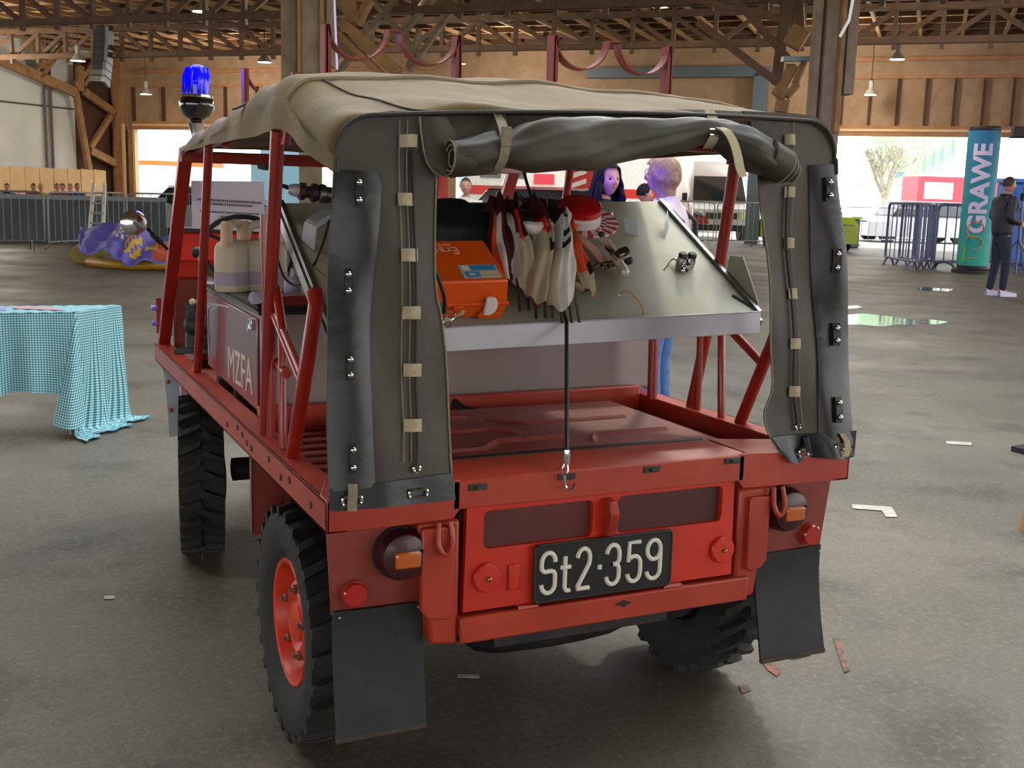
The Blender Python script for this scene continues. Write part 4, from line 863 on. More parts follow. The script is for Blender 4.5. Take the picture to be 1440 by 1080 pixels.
# hose nozzle on top of the tray's upper edge
p = V(445,272,'y',.93); q = V(405,266,'y',.93); hn = thing('hose_nozzle', 'silver and brown hose nozzle lying along the upper edge of the tray', 'nozzle', tuple(V(440,285,'y',.93)))
ax = (p-q).normalized(); MB().lathe([(.010,0),(.014,.005),(.018,.02),(.018,.028)], q, ax, 16).build('nozzle_tip', M['alulip'], hn)
MB().lathe([(.016,.028),(.024,.032),(.024,.045),(.016,.05),(.016,.06),(.026,.065),(.026,.078),(.02,.082)], q, ax, 18).build('nozzle_ring', mat('brown_ring','#3a2422',.4), hn)
MB().lathe([(.02,.082),(.028,.088),(.028,.10),(.023,.105),(.023,.125),(.029,.13),(.029,.15),(.02,.155)], q, ax, 20).build('nozzle_body', M['steel'], hn)
MB().tube(spline([q+Vector((.01,0,0)), q+Vector((-.02,0,.008)), q+Vector((-.035,0,-.02)), q+Vector((-.035,0,-.06))],12), .006, 8).build('nozzle_hose', M['black'], hn)
# paper notice on the windscreen
t = thing('paper_notice', 'white printed notice sheet taped inside the windscreen', 'notice', (-.46,1.98,1.20))
a, c, d, e = V(270,321,'y',2.06), V(372,326,'y',2.06), V(371,255,'y',2.00), V(269,254,'y',2.00)
b = MB(); b.grid([[lerp(lerp(a,e,i/6),lerp(c,d,i/6),j/6)+Vector((0,-.004*math.sin(i*1.1+j*.7),0)) for j in range(7)] for i in range(7)], .0012); b.build('sheet', M['paper'], t)
xr_ = (c-a).normalized(); yr_ = (e-a).normalized()
rows_ = [(.60,.86,.03),(.52,.62,.03),(.36,.80,.022),(.27,.25,.022),(.20,.30,.03)]
def words(n, s): r = random.Random(s); return ' '.join(''.join(r.choice('aeinrstlumdo') for _ in range(r.randint(3, 8))) for _ in range(n))
b = MB()
L = (c-a).length; H = (e-a).length; rr = random.Random(3)
for fy, wd, hh in rows_:
    x = .5-wd/2; hh *= 1.5
    while x < .5+wd/2:
        w_ = rr.uniform(.012,.03); p = a+xr_*L*x+yr_*H*fy-Vector((0,.006,0)); b.prism([p, p+xr_*w_*L, p+xr_*w_*L+yr_*H*hh, p+yr_*H*hh], (0,-.0005,0)); x += w_+.008
b.build('print_line', M['ink'], t)
# ================================================================== PEOPLE
def skin_mesh(chains, root=None, sub=2):
    # chains: list of lists of (point, (rx, ry)); shared points are merged
    me = bpy.data.meshes.new('tmp'); vs = []; es = []; rad = []; idx = {}
    for ch in chains:
        prev = None
        for p, r in ch:
            key = tuple(round(c, 4) for c in p)
            if key not in idx: idx[key] = len(vs); vs.append(p); rad.append(r if hasattr(r, '__len__') else (r, r))
            i = idx[key]
            if prev is not None and prev != i: es.append((prev, i))
            prev = i
    me.from_pydata(vs, es, []); o = bpy.data.objects.new('tmp', me); COL.objects.link(o)
    o.modifiers.new('k', 'SKIN'); o.modifiers['k'].use_smooth_shade = True
    sv = me.skin_vertices[0].data
    for i, r in enumerate(rad): sv[i].radius = r; sv[i].use_root = (i == 0)
    m = o.modifiers.new('s', 'SUBSURF'); m.levels = sub; m.render_levels = sub
    dg = bpy.context.evaluated_depsgraph_get(); dg.update(); ev = o.evaluated_get(dg); me2 = ev.to_mesh()
    V_ = [v.co.copy() for v in me2.vertices]; F_ = [list(p.vertices) for p in me2.polygons]; ev.to_mesh_clear()
    bpy.data.objects.remove(o); bpy.data.meshes.remove(me); return V_, F_
def head_mesh(c, s, yaw, pitch=0., n=28, smile=0.):
    # s = head height; faces +Y before yaw
    mb = MB(); rows = []
    R = Matrix.Rotation(-yaw, 3, 'Z')@Matrix.Rotation(pitch, 3, 'X')
    for i in range(1, n):
        th = PI*i/n; r = []
        for j in range(n*2):
            ph = 2*PI*j/(n*2); x = math.sin(th)*math.cos(ph); y = math.sin(th)*math.sin(ph); z = math.cos(th)
            X = x*.335; Y = y*.41; Z = z*.5
            if z < 0: k = -z; X *= 1-.30*k**1.3; Y *= 1-.10*k; Y += .07*k
            if y > 0:
                g = lambda a, b, w, h: math.exp(-((X-a)/w)**2-((Z-b)/h)**2)
                Y += .10*g(0,-.10,.045,.07)+.05*g(0,.0,.035,.09)+.03*g(0,-.26,.09,.03)*1+.025*g(0,-.42,.09,.06)
                Y -= .045*g(-.13,.02,.07,.045)+.045*g(.13,.02,.07,.045); Y += .02*g(-.13,.09,.09,.03)+.02*g(.13,.09,.09,.03)
                Y += .02*g(-.17,-.12,.08,.07)+.02*g(.17,-.12,.08,.07); Y -= .015*g(0,-.235,.10,.012)
            r.append(Vector((X, Y, Z)))
        rows.append(r)
    m = len(rows); k = n*2; vs = [p for q in rows for p in q]+[Vector((0,0,.5)), Vector((0,.07,-.5))]
    fs = [(i*k+j, (i+1)*k+j, (i+1)*k+(j+1) % k, i*k+(j+1) % k) for i in range(m-1) for j in range(k)]+[(m*k, j, (j+1) % k) for j in range(k)]+[(m*k+1, (m-1)*k+(j+1) % k, (m-1)*k+j) for j in range(k)]
    mb.add([c+R@(p*s) for p in vs], fs)
    for sd in (-1, 1):      # ears
        mb.ball(c+R@(Vector((sd*.34,-.02,-.03))*s), .045*s, 10)
    for q in range(len(mb.v)): pass
    return mb, R
def hand(mb, w, d, side, palmn, s=1., curl=.5):
    d = Vector(d).normalized(); side = Vector(side); side = (side-d*side.dot(d)).normalized(); n_ = Vector(palmn).normalized()
    P = Vector(w); mb.obox(P+d*.045*s, (.080*s,.095*s,.028*s), Matrix((side, d, side.cross(d))).transposed())
    for k, (o_, L) in enumerate(((-.030,.066),(-.010,.076),(.011,.070),(.030,.055))):
        a = P+side*o_*s+d*.09*s; b_ = a+(d*math.cos(curl)+n_*math.sin(curl))*L*.45*s; c_ = b_+(d*math.cos(curl*2.2)+n_*math.sin(curl*2.2))*L*.5*s
        mb.tube([a-d*.01*s, a, b_, c_], [.009*s,.0095*s,.009*s,.007*s], 8)
    a = P-side*.036*s+d*.025*s; mb.tube([a, a+(-side*.6+d*.7+n_*.3).normalized()*.035*s, a+(-side*.3+d+n_*.6).normalized()*.062*s], [.011*s,.0105*s,.008*s], 8)
def person(label, loc, facing, h, m_top, m_leg, m_shoe, m_hair, arms=None, headyaw=0., hair='short', step=.0, female=False, headpitch=0., build_legs=True, group=None):
    """facing: heading angle, 0 = +Y, positive towards +X. Local frame: x to the person's right, y ahead."""
    t = thing('person', label, 'person', tuple(loc), 0, group); k = h/1.78
    R = Matrix.Rotation(-facing, 3, 'Z'); O = Vector(loc)
    def L(x, y, z): return O+R@Vector((x*k, y*k, z*k))
    sw = .19 if not female else .165
    arms = arms or {}
    def armpts(sd):
        a = arms.get('r' if sd > 0 else 'l', ((sd*.25,.0,1.15),(sd*.24,.06,.90)))
        return [(sd*sw,0,1.43), a[0], a[1]]
    hip = .095
    body = [[(L(0,0,.97),(.13*k,.09*k)),(L(0,-.01,1.12),(.11*k,.08*k)),(L(0,-.015,1.30),(.13*k,.09*k)),(L(0,-.01,1.43),(.10*k,.07*k)),(L(0,0,1.50),(.06*k,.06*k)),(L(0,.015,1.57),(.052*k,.055*k))]]
    for sd in (-1, 1):
        kn = L(sd*hip*1.05, .02+step*sd*.5, .50); an = L(sd*hip*1.05, -.02+step*sd, .09)
        body.append([(L(0,0,.97),(.13*k,.09*k)),(L(sd*hip,0,.90),(.085*k,.09*k)),(lerp(L(sd*hip,0,.90),kn,.5),(.075*k,.08*k)),(kn,(.055*k,.058*k)),(lerp(kn,an,.4),(.05*k,.055*k)),(an,(.036*k,.038*k)),(L(sd*hip*1.1,.08+step*sd,.04),(.036*k,.03*k)),(L(sd*hip*1.15,.16+step*sd,.03),(.03*k,.022*k))])
        a = armpts(sd); body.append([(L(0,-.01,1.43),(.10*k,.07*k)),(L(*a[0]),(.055*k,.055*k)),(L(*a[1]),(.040*k,.040*k)),(L(*a[2]),(.027*k,.027*k))])
    vs, fs = skin_mesh(body); mb = MB(); mb.add(vs, fs)
    hs = .235*k; hc = L(0,.03,1.665)
    hm, HR = head_mesh(hc, hs, facing+headyaw, headpitch)
    mb.add(hm.v, hm.f)
    for sd in (-1, 1):
        a = armpts(sd); w = L(*a[2]); d = (w-L(*a[1])).normalized(); hd = arms.get('hand', 0)
        hand(mb, w, d, R@Vector((0,1,0)) if abs(d.z) > .6 else R@Vector((0,0,1)), R@Vector((-sd,0,0)), k, .6)
    bd = mb.build('body', M['skin'], t, ang=80)
    # clothing
    top = [[(L(0,0,.86),(.20*k,.155*k)),(L(0,-.01,1.02),(.20*k,.16*k)),(L(0,-.015,1.22),(.205*k,.16*k)),(L(0,-.01,1.40),(.19*k,.135*k)),(L(0,-.005,1.50),(.095*k,.09*k)),(L(0,.0,1.54),(.078*k,.078*k))]]
    for sd in (-1, 1):
        a = armpts(sd); e = L(*a[1]); w = L(*a[2])
        top.append([(L(0,-.01,1.40),(.19*k,.135*k)),(L(*a[0]),(.082*k,.085*k)),(lerp(L(*a[0]),e,.5),(.074*k,.076*k)),(e,(.066*k,.068*k)),(lerp(e,w,.92),(.048*k,.048*k))])
    vs, fs = skin_mesh(top); mb = MB(); mb.add(vs, fs); tp = mb.build('jacket', m_top, t, ang=80)
    if build_legs:
        leg = [[(L(0,0,1.01),(.165*k,.125*k)),(L(0,0,.93),(.18*k,.14*k))]]
        for sd in (-1, 1):
            kn = L(sd*hip*1.05, .02+step*sd*.5, .50); an = L(sd*hip*1.05, -.02+step*sd, .07)
            leg.append([(L(0,0,.93),(.18*k,.14*k)),(L(sd*hip,0,.86),(.098*k,.105*k)),(lerp(L(sd*hip,0,.88),kn,.5),(.088*k,.092*k)),(kn,(.070*k,.072*k)),(lerp(kn,an,.5),(.062*k,.064*k)),(an,(.055*k,.058*k))])
        vs, fs = skin_mesh(leg); mb = MB(); mb.add(vs, fs); mb.build('trousers', m_leg, t, ang=80)
        for sd in (-1, 1):
            mb = MB(); rows = []
            for i in range(9):
                q = i/8; w = .047*k*(.8+.35*math.sin(PI*min(1,q*1.1+.1))); zt = lerp(.105,.055,q**.8)*k
                c_ = L(sd*hip*1.12, -.075+step*sd+q*.27, 0); r = []
                for j in range(11):
                    a = PI*j/10; r.append(c_+R@Vector((w*math.cos(a), 0, zt*math.sin(a)**.6)))
                rows.append(r)
            mb.grid(rows, .004); mb.box((0,0,0),(0,0,0)) if False else None
            mb.build('shoe', m_shoe, t, ang=60)
    # eyes, brows, lips
    mb = MB()
    for sd in (-1, 1): mb.ball(hc+HR@(Vector((sd*.13,.335,.02))*hs), .042*hs, 8)
    mb.build('eye', mat('eye_dark','#1b1614',.2), t)
    mb = MB(); mb.tube([hc+HR@(Vector((x,.405-abs(x)*.35,-.24+abs(x)*.15))*hs) for x in (-.1,-.05,0,.05,.1)], .016*hs, 6); mb.build('lips', mat('lips','#8f4a46',.4), t)
    # hair
    def shell(front, low, puff, wavy=0., seed=0, n=22):
        mb = MB(); rows = []
        for i in range(n+1):
            r = []
            for j in range(37):
                ph = 2*PI*j/36; fr = max(0, math.sin(ph)); z1 = lerp(low, front, min(1, fr*1.6)); zz = lerp(.5, z1, i/n)
                zc = max(-.5, min(.5, zz)); rr = math.sqrt(max(0, 1-(zc/.5)**2)); rr = max(rr, .72 if zz < .1 else 0) if zz < .1 else rr
                w = 1+wavy*math.sin(ph*7+zz*19+seed)+wavy*math.sin(ph*11-zz*27)
                X = math.cos(ph)*.335*rr*(1+puff)*w; Y = math.sin(ph)*.41*rr*(1+puff)*w-.01; r.append(hc+HR@(Vector((X*(1.12 if zz < -.1 and hair == 'bob' else 1), Y, zz*(1+puff*.35)+.012))*hs))
            rows.append(r)
        mb.grid(rows, .006*k); return mb
    if hair == 'short': shell(.30,-.12,.05).build('hair', m_hair, t, ang=80)
    elif hair == 'bob': shell(.24,-.74,.26,.015).build('hair', m_hair, t, ang=80)
    elif hair == 'curly':
        mb = shell(.33,-.60,.30,.04,2,26); rr_ = random.Random(5)
        for q in range(150):
            ph = rr_.uniform(math.radians(146), math.radians(394)); z0_ = rr_.uniform(.05,.46); r0_ = math.sqrt(max(.05,1-(z0_/.5)**2)); pts = []
            ph0 = rr_.uniform(0,6); out_ = rr_.uniform(.25,.62)
            for i in range(12):
                s_ = i/11; rad_ = lerp(r0_*1.15, 1.0+out_, min(1,s_*1.6)); z_ = lerp(z0_, -1.02+rr_.uniform(-.02,.02), s_); a_ = ph+.10*math.sin(s_*16+ph0)
                pts.append(hc+HR@(Vector((math.cos(a_)*.335*rad_, math.sin(a_)*.41*rad_+.02*math.cos(s_*18+ph0)-.02, z_))*hs))
            mb.tube(pts, [.012*k*(1.1-.6*abs(i/11-.4)) for i in range(12)], 5)
        mb.build('hair', m_hair, t, ang=80)
    return t, L, hc, HR, hs
gm_ = M
mdark = mat('dark_jacket_cloth', '#16191f', .6, c2='#20242b', scale=12, bump=.3, bscale=30); mjean = mat('dark_jeans', '#171c29', .8, c2='#222a3a', scale=14)
mblue = mat('blue_jeans', '#3f5f9a', .8, c2='#587bb5', scale=20); mpink = mat('pale_jacket', '#cdbdc6', .7, c2='#bba8b4', scale=9); mblk = mat('black_top', '#0e0e14', .8)
hdark = mat('black_hair', '#0b090d', .75, c2='#141016', scale=30, bump=.6, bscale=60, spec=.2); hblond = mat('blond_hair', '#a37e4e', .5, c2='#7b5b36', scale=40, bump=.4, bscale=90); hbrown = mat('brown_hair', '#33261e', .6)
msneak = mat('white_sneaker', '#c9c7d6', .5)
# man with the cup, facing right in the picture
rdir = math.atan2(RT.x, RT.y)          # heading that points right in the photo
p = G(1401,416)
t, L, hc, HR, hs = person('man in a black padded jacket and dark jeans holding a cup beside the steel barriers', p, rdir-.12, 1.80, mdark, mjean, msneak, hbrown,
     arms={'r': ((.25,-.06,1.16),(.12,.22,1.10)), 'l': ((-.25,-.06,1.16),(-.10,.24,1.12))}, step=.05)
MB().lathe([(.030,0),(.036,.10),(.033,.10),(.028,.004)], L(.0,.34,1.08), (0,0,1), 16).build('paper_cup', mat('yellow_cup','#d8a63a',.5), None)
o = bpy.data.objects['paper_cup']; tag(o, 'small yellow paper cup held by the man in black', 'cup'); origin(o, L(0,.34,1.08))
MB().tube(torus(L(0,0,1.51),(0,0,1),.072,.02,20),.022,8,closed=True).build('collar', mdark, t)
# woman with curly dark hair
def hz(z): return z/1.665*1.78
d0 = D(849,252,7.4); pos = Vector((d0.x, d0.y, 0))
person('laughing woman with long black curly hair standing behind the vehicle', pos, rdir+.35, hz(d0.z), mblk, mjean, msneak, hdark, hair='curly', female=True, headyaw=.72, headpitch=-.02)
# woman with the blond bob
d0 = D(938,246,6.4)
t, L, hc, HR, hs = person('woman with a blond bob and pale pink jacket standing behind the vehicle', Vector((d0.x,d0.y,0)), rdir+PI+.45, hz(d0.z), mpink, mblue, msneak, hblond, hair='bob', female=True, headyaw=.0)
b = MB(); b.tube([L(-.13,.13,1.20), L(-.14,.10,1.40), L(-.13,-.02,1.50), L(-.14,-.16,1.38), L(-.14,-.18,1.1)], .014, 8); b.tube([L(.13,.13,1.20), L(.14,.10,1.40), L(.13,-.02,1.50), L(.14,-.16,1.38), L(.14,-.18,1.1)], .014, 8); b.build('backpack_strap', M['black'], t)
blob([L(x,y,z) for z in (.95,1.15) for x,y in ((-.12,-.15),(.12,-.15),(.12,-.26),(-.12,-.26))], 3, 'backpack', M['black'], t)
b = MB(); b.obox(L(.17,.02,1.36), (.08,.08,.10), Matrix.Rotation(.4,3,'Y')); b.build('red_patch', mat('red_patch_cloth','#b3322c',.7), t, bevel=.02)
b = MB(); b.tube(torus(hc+HR@(Vector((.13,.40,.02))*hs), HR@Vector((0,1,0)), .026, .002), .002, 6, closed=True); b.tube(torus(hc+HR@(Vector((-.13,.40,.02))*hs), HR@Vector((0,1,0)), .026, .002), .002, 6, closed=True); b.build('glasses', M['black'], t)
# man in white far behind
d0 = D(655,262,13.5); person('man in a white t-shirt far behind the tray', Vector((d0.x,d0.y,0)), rdir-PI/2+PI, hz(d0.z), M['whitef'], mjean, msneak, hbrown)
d0 = D(903,272,11.5); person('dark-haired person in a black jacket between the two women', Vector((d0.x,d0.y,0)), rdir-.3, hz(d0.z), mdark, mjean, msneak, hdark)
# spectators behind the grey partition
cols = [('#16181f','#2a2222','person in a black jacket at the far left behind the grey partition'), ('#a5302c','#3a2a22','person in a red jacket behind the partition, second from the left'), ('#c8bd40','#c2b436','child with a yellow cap behind the partition'), ('#7c2c30','#4a3a30','person in a dark red jacket behind the grey partition'), ('#5b2630','#241d1c','dark-haired person in maroon behind the partition'), ('#4a4a55','#5a4c40','person in grey behind the partition'), ('#2c3a86','#1f1a1c','person in a blue jacket behind the partition, nearest the ladder')]
for (u, (c1, c2, lb)) in zip((10, 47, 58, 80, 88.5, 99, 108.5), cols):
    d0 = D(u, 263, 26.0+{10:0,47:0,58:.7,80:0,88.5:.8,99:1.6,108.5:.2}[u]); person(lb, Vector((d0.x,d0.y,0)), rdir-PI/2+PI+random.uniform(-.6,.6), hz(d0.z), mat('jk', c1, .8), mjean, msneak, mat('hr', c2, .8))
# ================================================================== HALL
EW = Vector((.700,-.714,0)).normalized(); NW = Vector((-EW.y*-1, 0, 0)); NW = Vector((EW.y, -EW.x, 0))   # NW points to the camera side
A0 = Vector((4.23,43.42,0)); KW = NW.dot(A0)
def WPt(u, v, off=0.): return PLN(u, v, NW, KW+off)
def S(u): p = WPt(u, 262); return (p-A0).dot(EW)
def WX(s, off, z): return A0+EW*s+NW*off+Vector((0,0,z))
def wbox(b, s0, s1, o0, o1, z0, z1, mi=0):
    P = [WX(s, o, z) for z in (z0, z1) for s, o in ((s0,o0),(s1,o0),(s1,o1),(s0,o1))]
    return b.add(P, [(0,3,2,1),(4,5,6,7),(0,1,5,4),(1,2,6,5),(2,3,7,6),(3,0,4,7)], mi)
# floor
fm = mat('hall_floor', '#595448', .62, c2='#6b665a', scale=.55, amt=.6)
nt = fm.node_tree; bs = nt.nodes['Principled BSDF']; tc = [n for n in nt.nodes if n.type == 'TEX_COORD'][0]
mix0 = [n for n in nt.nodes if n.type == 'MIX'][0]
def noise(sc, det=6, rough=.6):
    n = nt.nodes.new('ShaderNodeTexNoise'); n.inputs['Scale'].default_value = sc; n.inputs['Detail'].default_value = det; n.inputs['Roughness'].default_value = rough; nt.links.new(tc.outputs['Object'], n.inputs['Vector']); return n
def ramp(n, a, b):
    r = nt.nodes.new('ShaderNodeMapRange'); r.inputs['From Min'].default_value = a; r.inputs['From Max'].default_value = b; nt.links.new(n.outputs[0], r.inputs['Value']); return r
def mixc(fac, ca, cb, kind='MIX'):
    x = nt.nodes.new('ShaderNodeMix'); x.data_type = 'RGBA'; x.blend_type = kind; nt.links.new(fac.outputs[0], x.inputs['Factor'])
    if isinstance(ca, tuple): x.inputs['A'].default_value = ca
    else: nt.links.new(ca.outputs['Result'], x.inputs['A'])
    x.inputs['B'].default_value = cb; return x
n1 = noise(1.6, 10, .65); m1 = mixc(ramp(n1,.50,.66), mix0, hexc('#433f37'))
n2 = noise(38, 5, .7); m2 = mixc(ramp(n2,.50,.72), m1, hexc('#777162'))
n3 = noise(70, 4, .7); m3 = mixc(ramp(n3,.52,.75), m2, hexc('#3f3b33'))
n4 = noise(.35, 4); m4 = mixc(ramp(n4,.58,.72), m3, hexc('#4b473e'))
nt.links.new(m4.outputs['Result'], bs.inputs['Base Color'])
rr_ = ramp(noise(.9, 6), .3, .75); rr_.inputs['To Min'].default_value = .42; rr_.inputs['To Max'].default_value = .72; nt.links.new(rr_.outputs[0], bs.inputs['Roughness'])
bu = nt.nodes.new('ShaderNodeBump'); bu.inputs['Strength'].default_value = .35; bu.inputs['Distance'].default_value = .004; nt.links.new(n2.outputs[0], bu.inputs['Height']); nt.links.new(bu.outputs['Normal'], bs.inputs['Normal'])
P = [WX(-22,0,0), WX(70,0,0), WX(70,60,0), WX(-22,60,0)]
b = MB(); b.add(P, [(0,1,2,3)]); b.add([p-Vector((0,0,.2)) for p in P], [(3,2,1,0)]); struct(b.build('floor', fm))
gm2 = mat('outside_ground', '#b5b1a8', .8, c2='#a6a198', scale=.6, bump=.2)
b = MB(); b.add([WX(-60,0,.0), WX(160,0,.0), WX(160,-130,.0), WX(-60,-130,.0)], [(0,3,2,1)]); struct(b.build('floor_outside', gm2))
# back wall: band above the gates, piers
wood = mat('brown_boards', '#a88a6c', .75, c2='#977857', scale=3); woodl = mat('light_boards', '#b07e55', .7, c2='#9c6c45', scale=3); woodd = mat('dark_batten', '#4f2e1b', .8); trimw = mat('gate_trim_sunlit_edge', '#d8b98e', .6)
sL, sR = S(150), S(1640)
b = MB(); wbox(b, sL, sR, -.1, .0, 3.30, 6.3)
wl = struct(b.build('wall_back', wood))
piers = [(S(150), S(193)), (S(612), S(640)), (S(1128), S(1160)), (S(1480), S(1640))]
b = MB()
for s0, s1 in piers: wbox(b, s0, s1, -.1, .0, 0, 3.3)
struct(b.build('wall_pier', wood))
def panelrun(n, s0, s1, zs, step):
    b = MB(); wbox(b, s0, s1, 0, .16, zs[0], zs[0]+.30); wbox(b, s0, s1, 0, .12, zs[1], zs[1]+.10); wbox(b, s0, s1, 0, .10, zs[1]+.50, zs[1]+.62); wbox(b, s0, s1, 0, .2, zs[1]+1.1, zs[1]+1.2)
    struct(b.build('trim_%d' % n, woodl))
    b = MB(); s_ = s0
    while s_ < s1: wbox(b, s_-.035, s_+.035, 0, .14, zs[0]+.30, zs[1]); s_ += step
    struct(b.build('trim_%d' % (n+1), woodd))
    b = MB(); wbox(b, s0, s1, .16, .20, zs[0]+.13, zs[0]+.20); struct(b.build('trim_%d' % (n+2), trimw))  # pale strip paints the sunlit edge of the lintel
panelrun(1, S(1176), S(1640), (3.3, 4.95), .78)
panelrun(4, S(193), S(612), (3.3, 4.85), 1.35)
b = MB(); wbox(b, S(168), S(180), 0, .25, 0, 6.2); wbox(b, S(186), S(193), 0, .15, 0, 3.3); struct(b.build('trim_7', woodl))
b = MB(); wbox(b, S(180), S(183), .2, .28, 0, 3.5); wbox(b, S(193), S(196), 0, .2, 0, 3.3); struct(b.build('trim_8', trimw))
b = MB(); wbox(b, S(825), S(1075), .3, .6, 5.0, 5.3); wbox(b, S(1055), S(1074), .3, .6, 0, 5.1); o = b.build('steel_portal', mat('grey_blue_steel','#5d6770',.5)); tag(o, 'grey-blue steel beam and post against the back wall above the canvas', 'beam')
# left concrete wall
conc = mat('pale_concrete', '#c9c9c1', .85, c2='#b7b7ae', scale=.8, amt=.4)
c0 = WX(S(158), 0, 0); b = MB()
def sbox(b, o0, o1, z0, z1, w0=0., w1=-.2):
    P = [c0+NW*o+EW*w+Vector((0,0,z)) for z in (z0, z1) for o, w in ((o0,w0),(o1,w0),(o1,w1),(o0,w1))]
    return b.add(P, [(0,3,2,1),(4,5,6,7),(0,1,5,4),(1,2,6,5),(2,3,7,6),(3,0,4,7)])
sbox(b, 0, 16, 0, 12); struct(b.build('wall_left', conc))
def LW(u, v, off): return PLN(u, v, EW, EW.dot(c0)+off)
b = MB(); wbox(b, -4, 13, 47.9, 48.1, 0, 6.25); wbox(b, 41, 60, 47.9, 48.1, 0, 6.25); wbox(b, 13, 41, 47.9, 48.1, 3.4, 6.25); struct(b.build('wall_unseen', wood))  # unseen wall behind the camera, added to cut low sky light
b = MB(); sbox(b, 0, 1.9, 0, 5.9, .06, 0); struct(b.build('door_1', woodd))
b = MB()
for o_ in (3.2, 3.5): b.tube([c0+NW*o_+EW*.1+Vector((0,0,z)) for z in (0,9)], .05, 8)
for z in (3.9,): b.tube([c0+NW*o_+EW*.08+Vector((0,0,z)) for o_ in (1.9,16)], .03, 6)
b.tube([c0+NW*o_+EW*.08+Vector((0,0,6.6)) for o_ in (0,16)], .05, 6); o = b.build('wall_pipe', mat('rusty_pipe','#5a4a42',.6)); tag(o, 'rusty pipes and conduit running over the pale concrete wall', 'pipe')
# roof
rmat = mat('roof_boards', '#c39a63', .8, c2='#a87f4c', scale=2.2, amt=.4)
b = MB(); sQ = S(158)+.0; wbox(b, sQ, sR+12, -1, 24, 6.25, 6.4); wbox(b, sQ-22, 21.5, 24, 60, 6.25, 6.4); wbox(b, 33.5, sR+12, 24, 60, 6.25, 6.4); wbox(b, 21.5, 33.5, 33, 60, 6.25, 6.4); struct(b.build('ceiling', rmat))  # unseen opening above the vehicle, shaped to let top light in
b = MB(); o_ = .4
while o_ < 17: wbox(b, sQ, sR, o_, o_+.10, 6.10, 6.25); o_ += 1.25
struct(b.build('trim_9', mat('dark_purlin','#4f3824',.8)))
b = MB(); s_ = sQ+.3
while s_ < sR: wbox(b, s_, s_+.09, -.1, 17, 6.02, 6.12); s_ += 1.1
struct(b.build('trim_10', mat('rafter_wood','#8c6a43',.8)))
tw = mat('truss_wood', '#5a4331', .8, c2='#6d533c', scale=4)
def truss(off, lab):
    b = MB(); z0, z1 = 4.92, 5.66; s0, s1 = sQ, sR-1
    for z in (z0, z1):
        for do in (-.09,.09): wbox(b, s0, s1, off+do-.03, off+do+.03, z, z+.14)
    n = int((s1-s0)/1.0); st_ = (s1-s0)/n
    for i in range(n+1):
        s_ = s0+i*st_; wbox(b, s_-.05, s_+.05, off-.05, off+.05, z0-.12, 6.1)
        if i < n:
            up_ = (i % 12) < 6; a, c = (WX(s_,off,z0+.05), WX(s_+st_,off,z1)) if up_ else (WX(s_,off,z1), WX(s_+st_,off,z0+.05)); b.bar(a, c, .11,.09, NW)
    # bottom bracket blocks
    return tag(b.build('roof_truss', tw), lab, 'truss')
truss(8.0, 'dark timber lattice truss running along the back wall above the gates')
truss(14.0, 'dark timber lattice truss cut by the top edge, nearer than the other one')
# lengthwise diagonal braces between trusses
tl_ = mat('pale_timber', '#9a7446', .8, c2='#7f5e3a', scale=5); tg_ = mat('grey_timber', '#94836d', .85, c2='#786853', scale=3.5, bump=.3, bscale=20)
def timber(name, label, segs, dist, w, m, cat='timber', t=.16, F=None):
    F = F or D; r = thing(name, label, cat, tuple(F(segs[0][0], segs[0][1], dist)))
    for s_ in segs:
        ww = s_[4] if len(s_) > 4 else w
        MB().bar(F(s_[0],s_[1],dist), F(s_[2],s_[3],dist), ww, t, NW if F is D else EW).build('beam', m, r, bevel=.01)
    return r
def column(u_top, u_bot, dist, w, m, name, label, extra=()):
    g = D((u_top+u_bot)/2, 262, dist); r = thing(name, label, 'column', (g.x, g.y, 0))
    rt = Vector((RT.x, RT.y, 0)).normalized(); fh = HF
    def cb(dx, wd, z0, z1, dd=0., mm=m, nm='post'):
        M3 = Matrix((rt, fh, Vector((0,0,1)))).transposed(); c = Vector((g.x,g.y,0))+rt*dx+fh*dd; MB().obox(c+Vector((0,0,(z0+z1)/2)), (wd, .28, z1-z0), M3).build(nm, mm, r, bevel=.012)
    cb(0, w, 0, 6.25)
    for dx, wd, z0, z1, dd, mm in extra: cb(dx, wd, z0, 6.25, dd, M_[mm], 'side_post')
    return r
M_ = {'g': tg_, 'p': tl_, 'd': tw}
column(437, 437, 18., .32, tg_, 'timber_column', 'tall grey timber column behind the left end of the canvas roof', [(-.33,.24,2.9,7.2,.1,'g'),(.20,.05,2.6,7.2,-.1,'p'),(-.12,.05,2.3,7.2,-.2,'p'),(.30,.10,3.2,7.2,.1,'g')])
column(1157, 1157, 18., .30, tg_, 'timber_column', 'tall grey timber column behind the right end of the canvas roof', [(.27,.16,3.0,7.2,.05,'g'),(-.24,.10,2.2,7.2,.1,'g'),(.05,.05,2.4,7.2,-.2,'p')])
timber('roof_brace', 'pale double timber brace rising beside the left column', [(480,30,562,104,.16),(468,40,540,108,.10),(485,-5,500,30,.22),(520,0,502,34,.12)], 19., .14, tl_)
timber('roof_brace', 'fan of grey timber struts right of the left column behind the red saddles', [(520,-5,600,92,.10),(560,-8,470,110,.10),(612,-5,555,60,.10),(640,10,575,100,.08),(470,0,520,40,.14),(575,95,590,40,.08)], 24., .10, tg_)
timber('roof_brace', 'dark fan of timber struts left of the right column', [(1030,-5,1108,82,.14),(980,30,1096,118,.14),(940,-10,1110,30,.10),(1108,0,1092,118,.20),(1120,0,1122,40,.25)], 21., .12, tw)
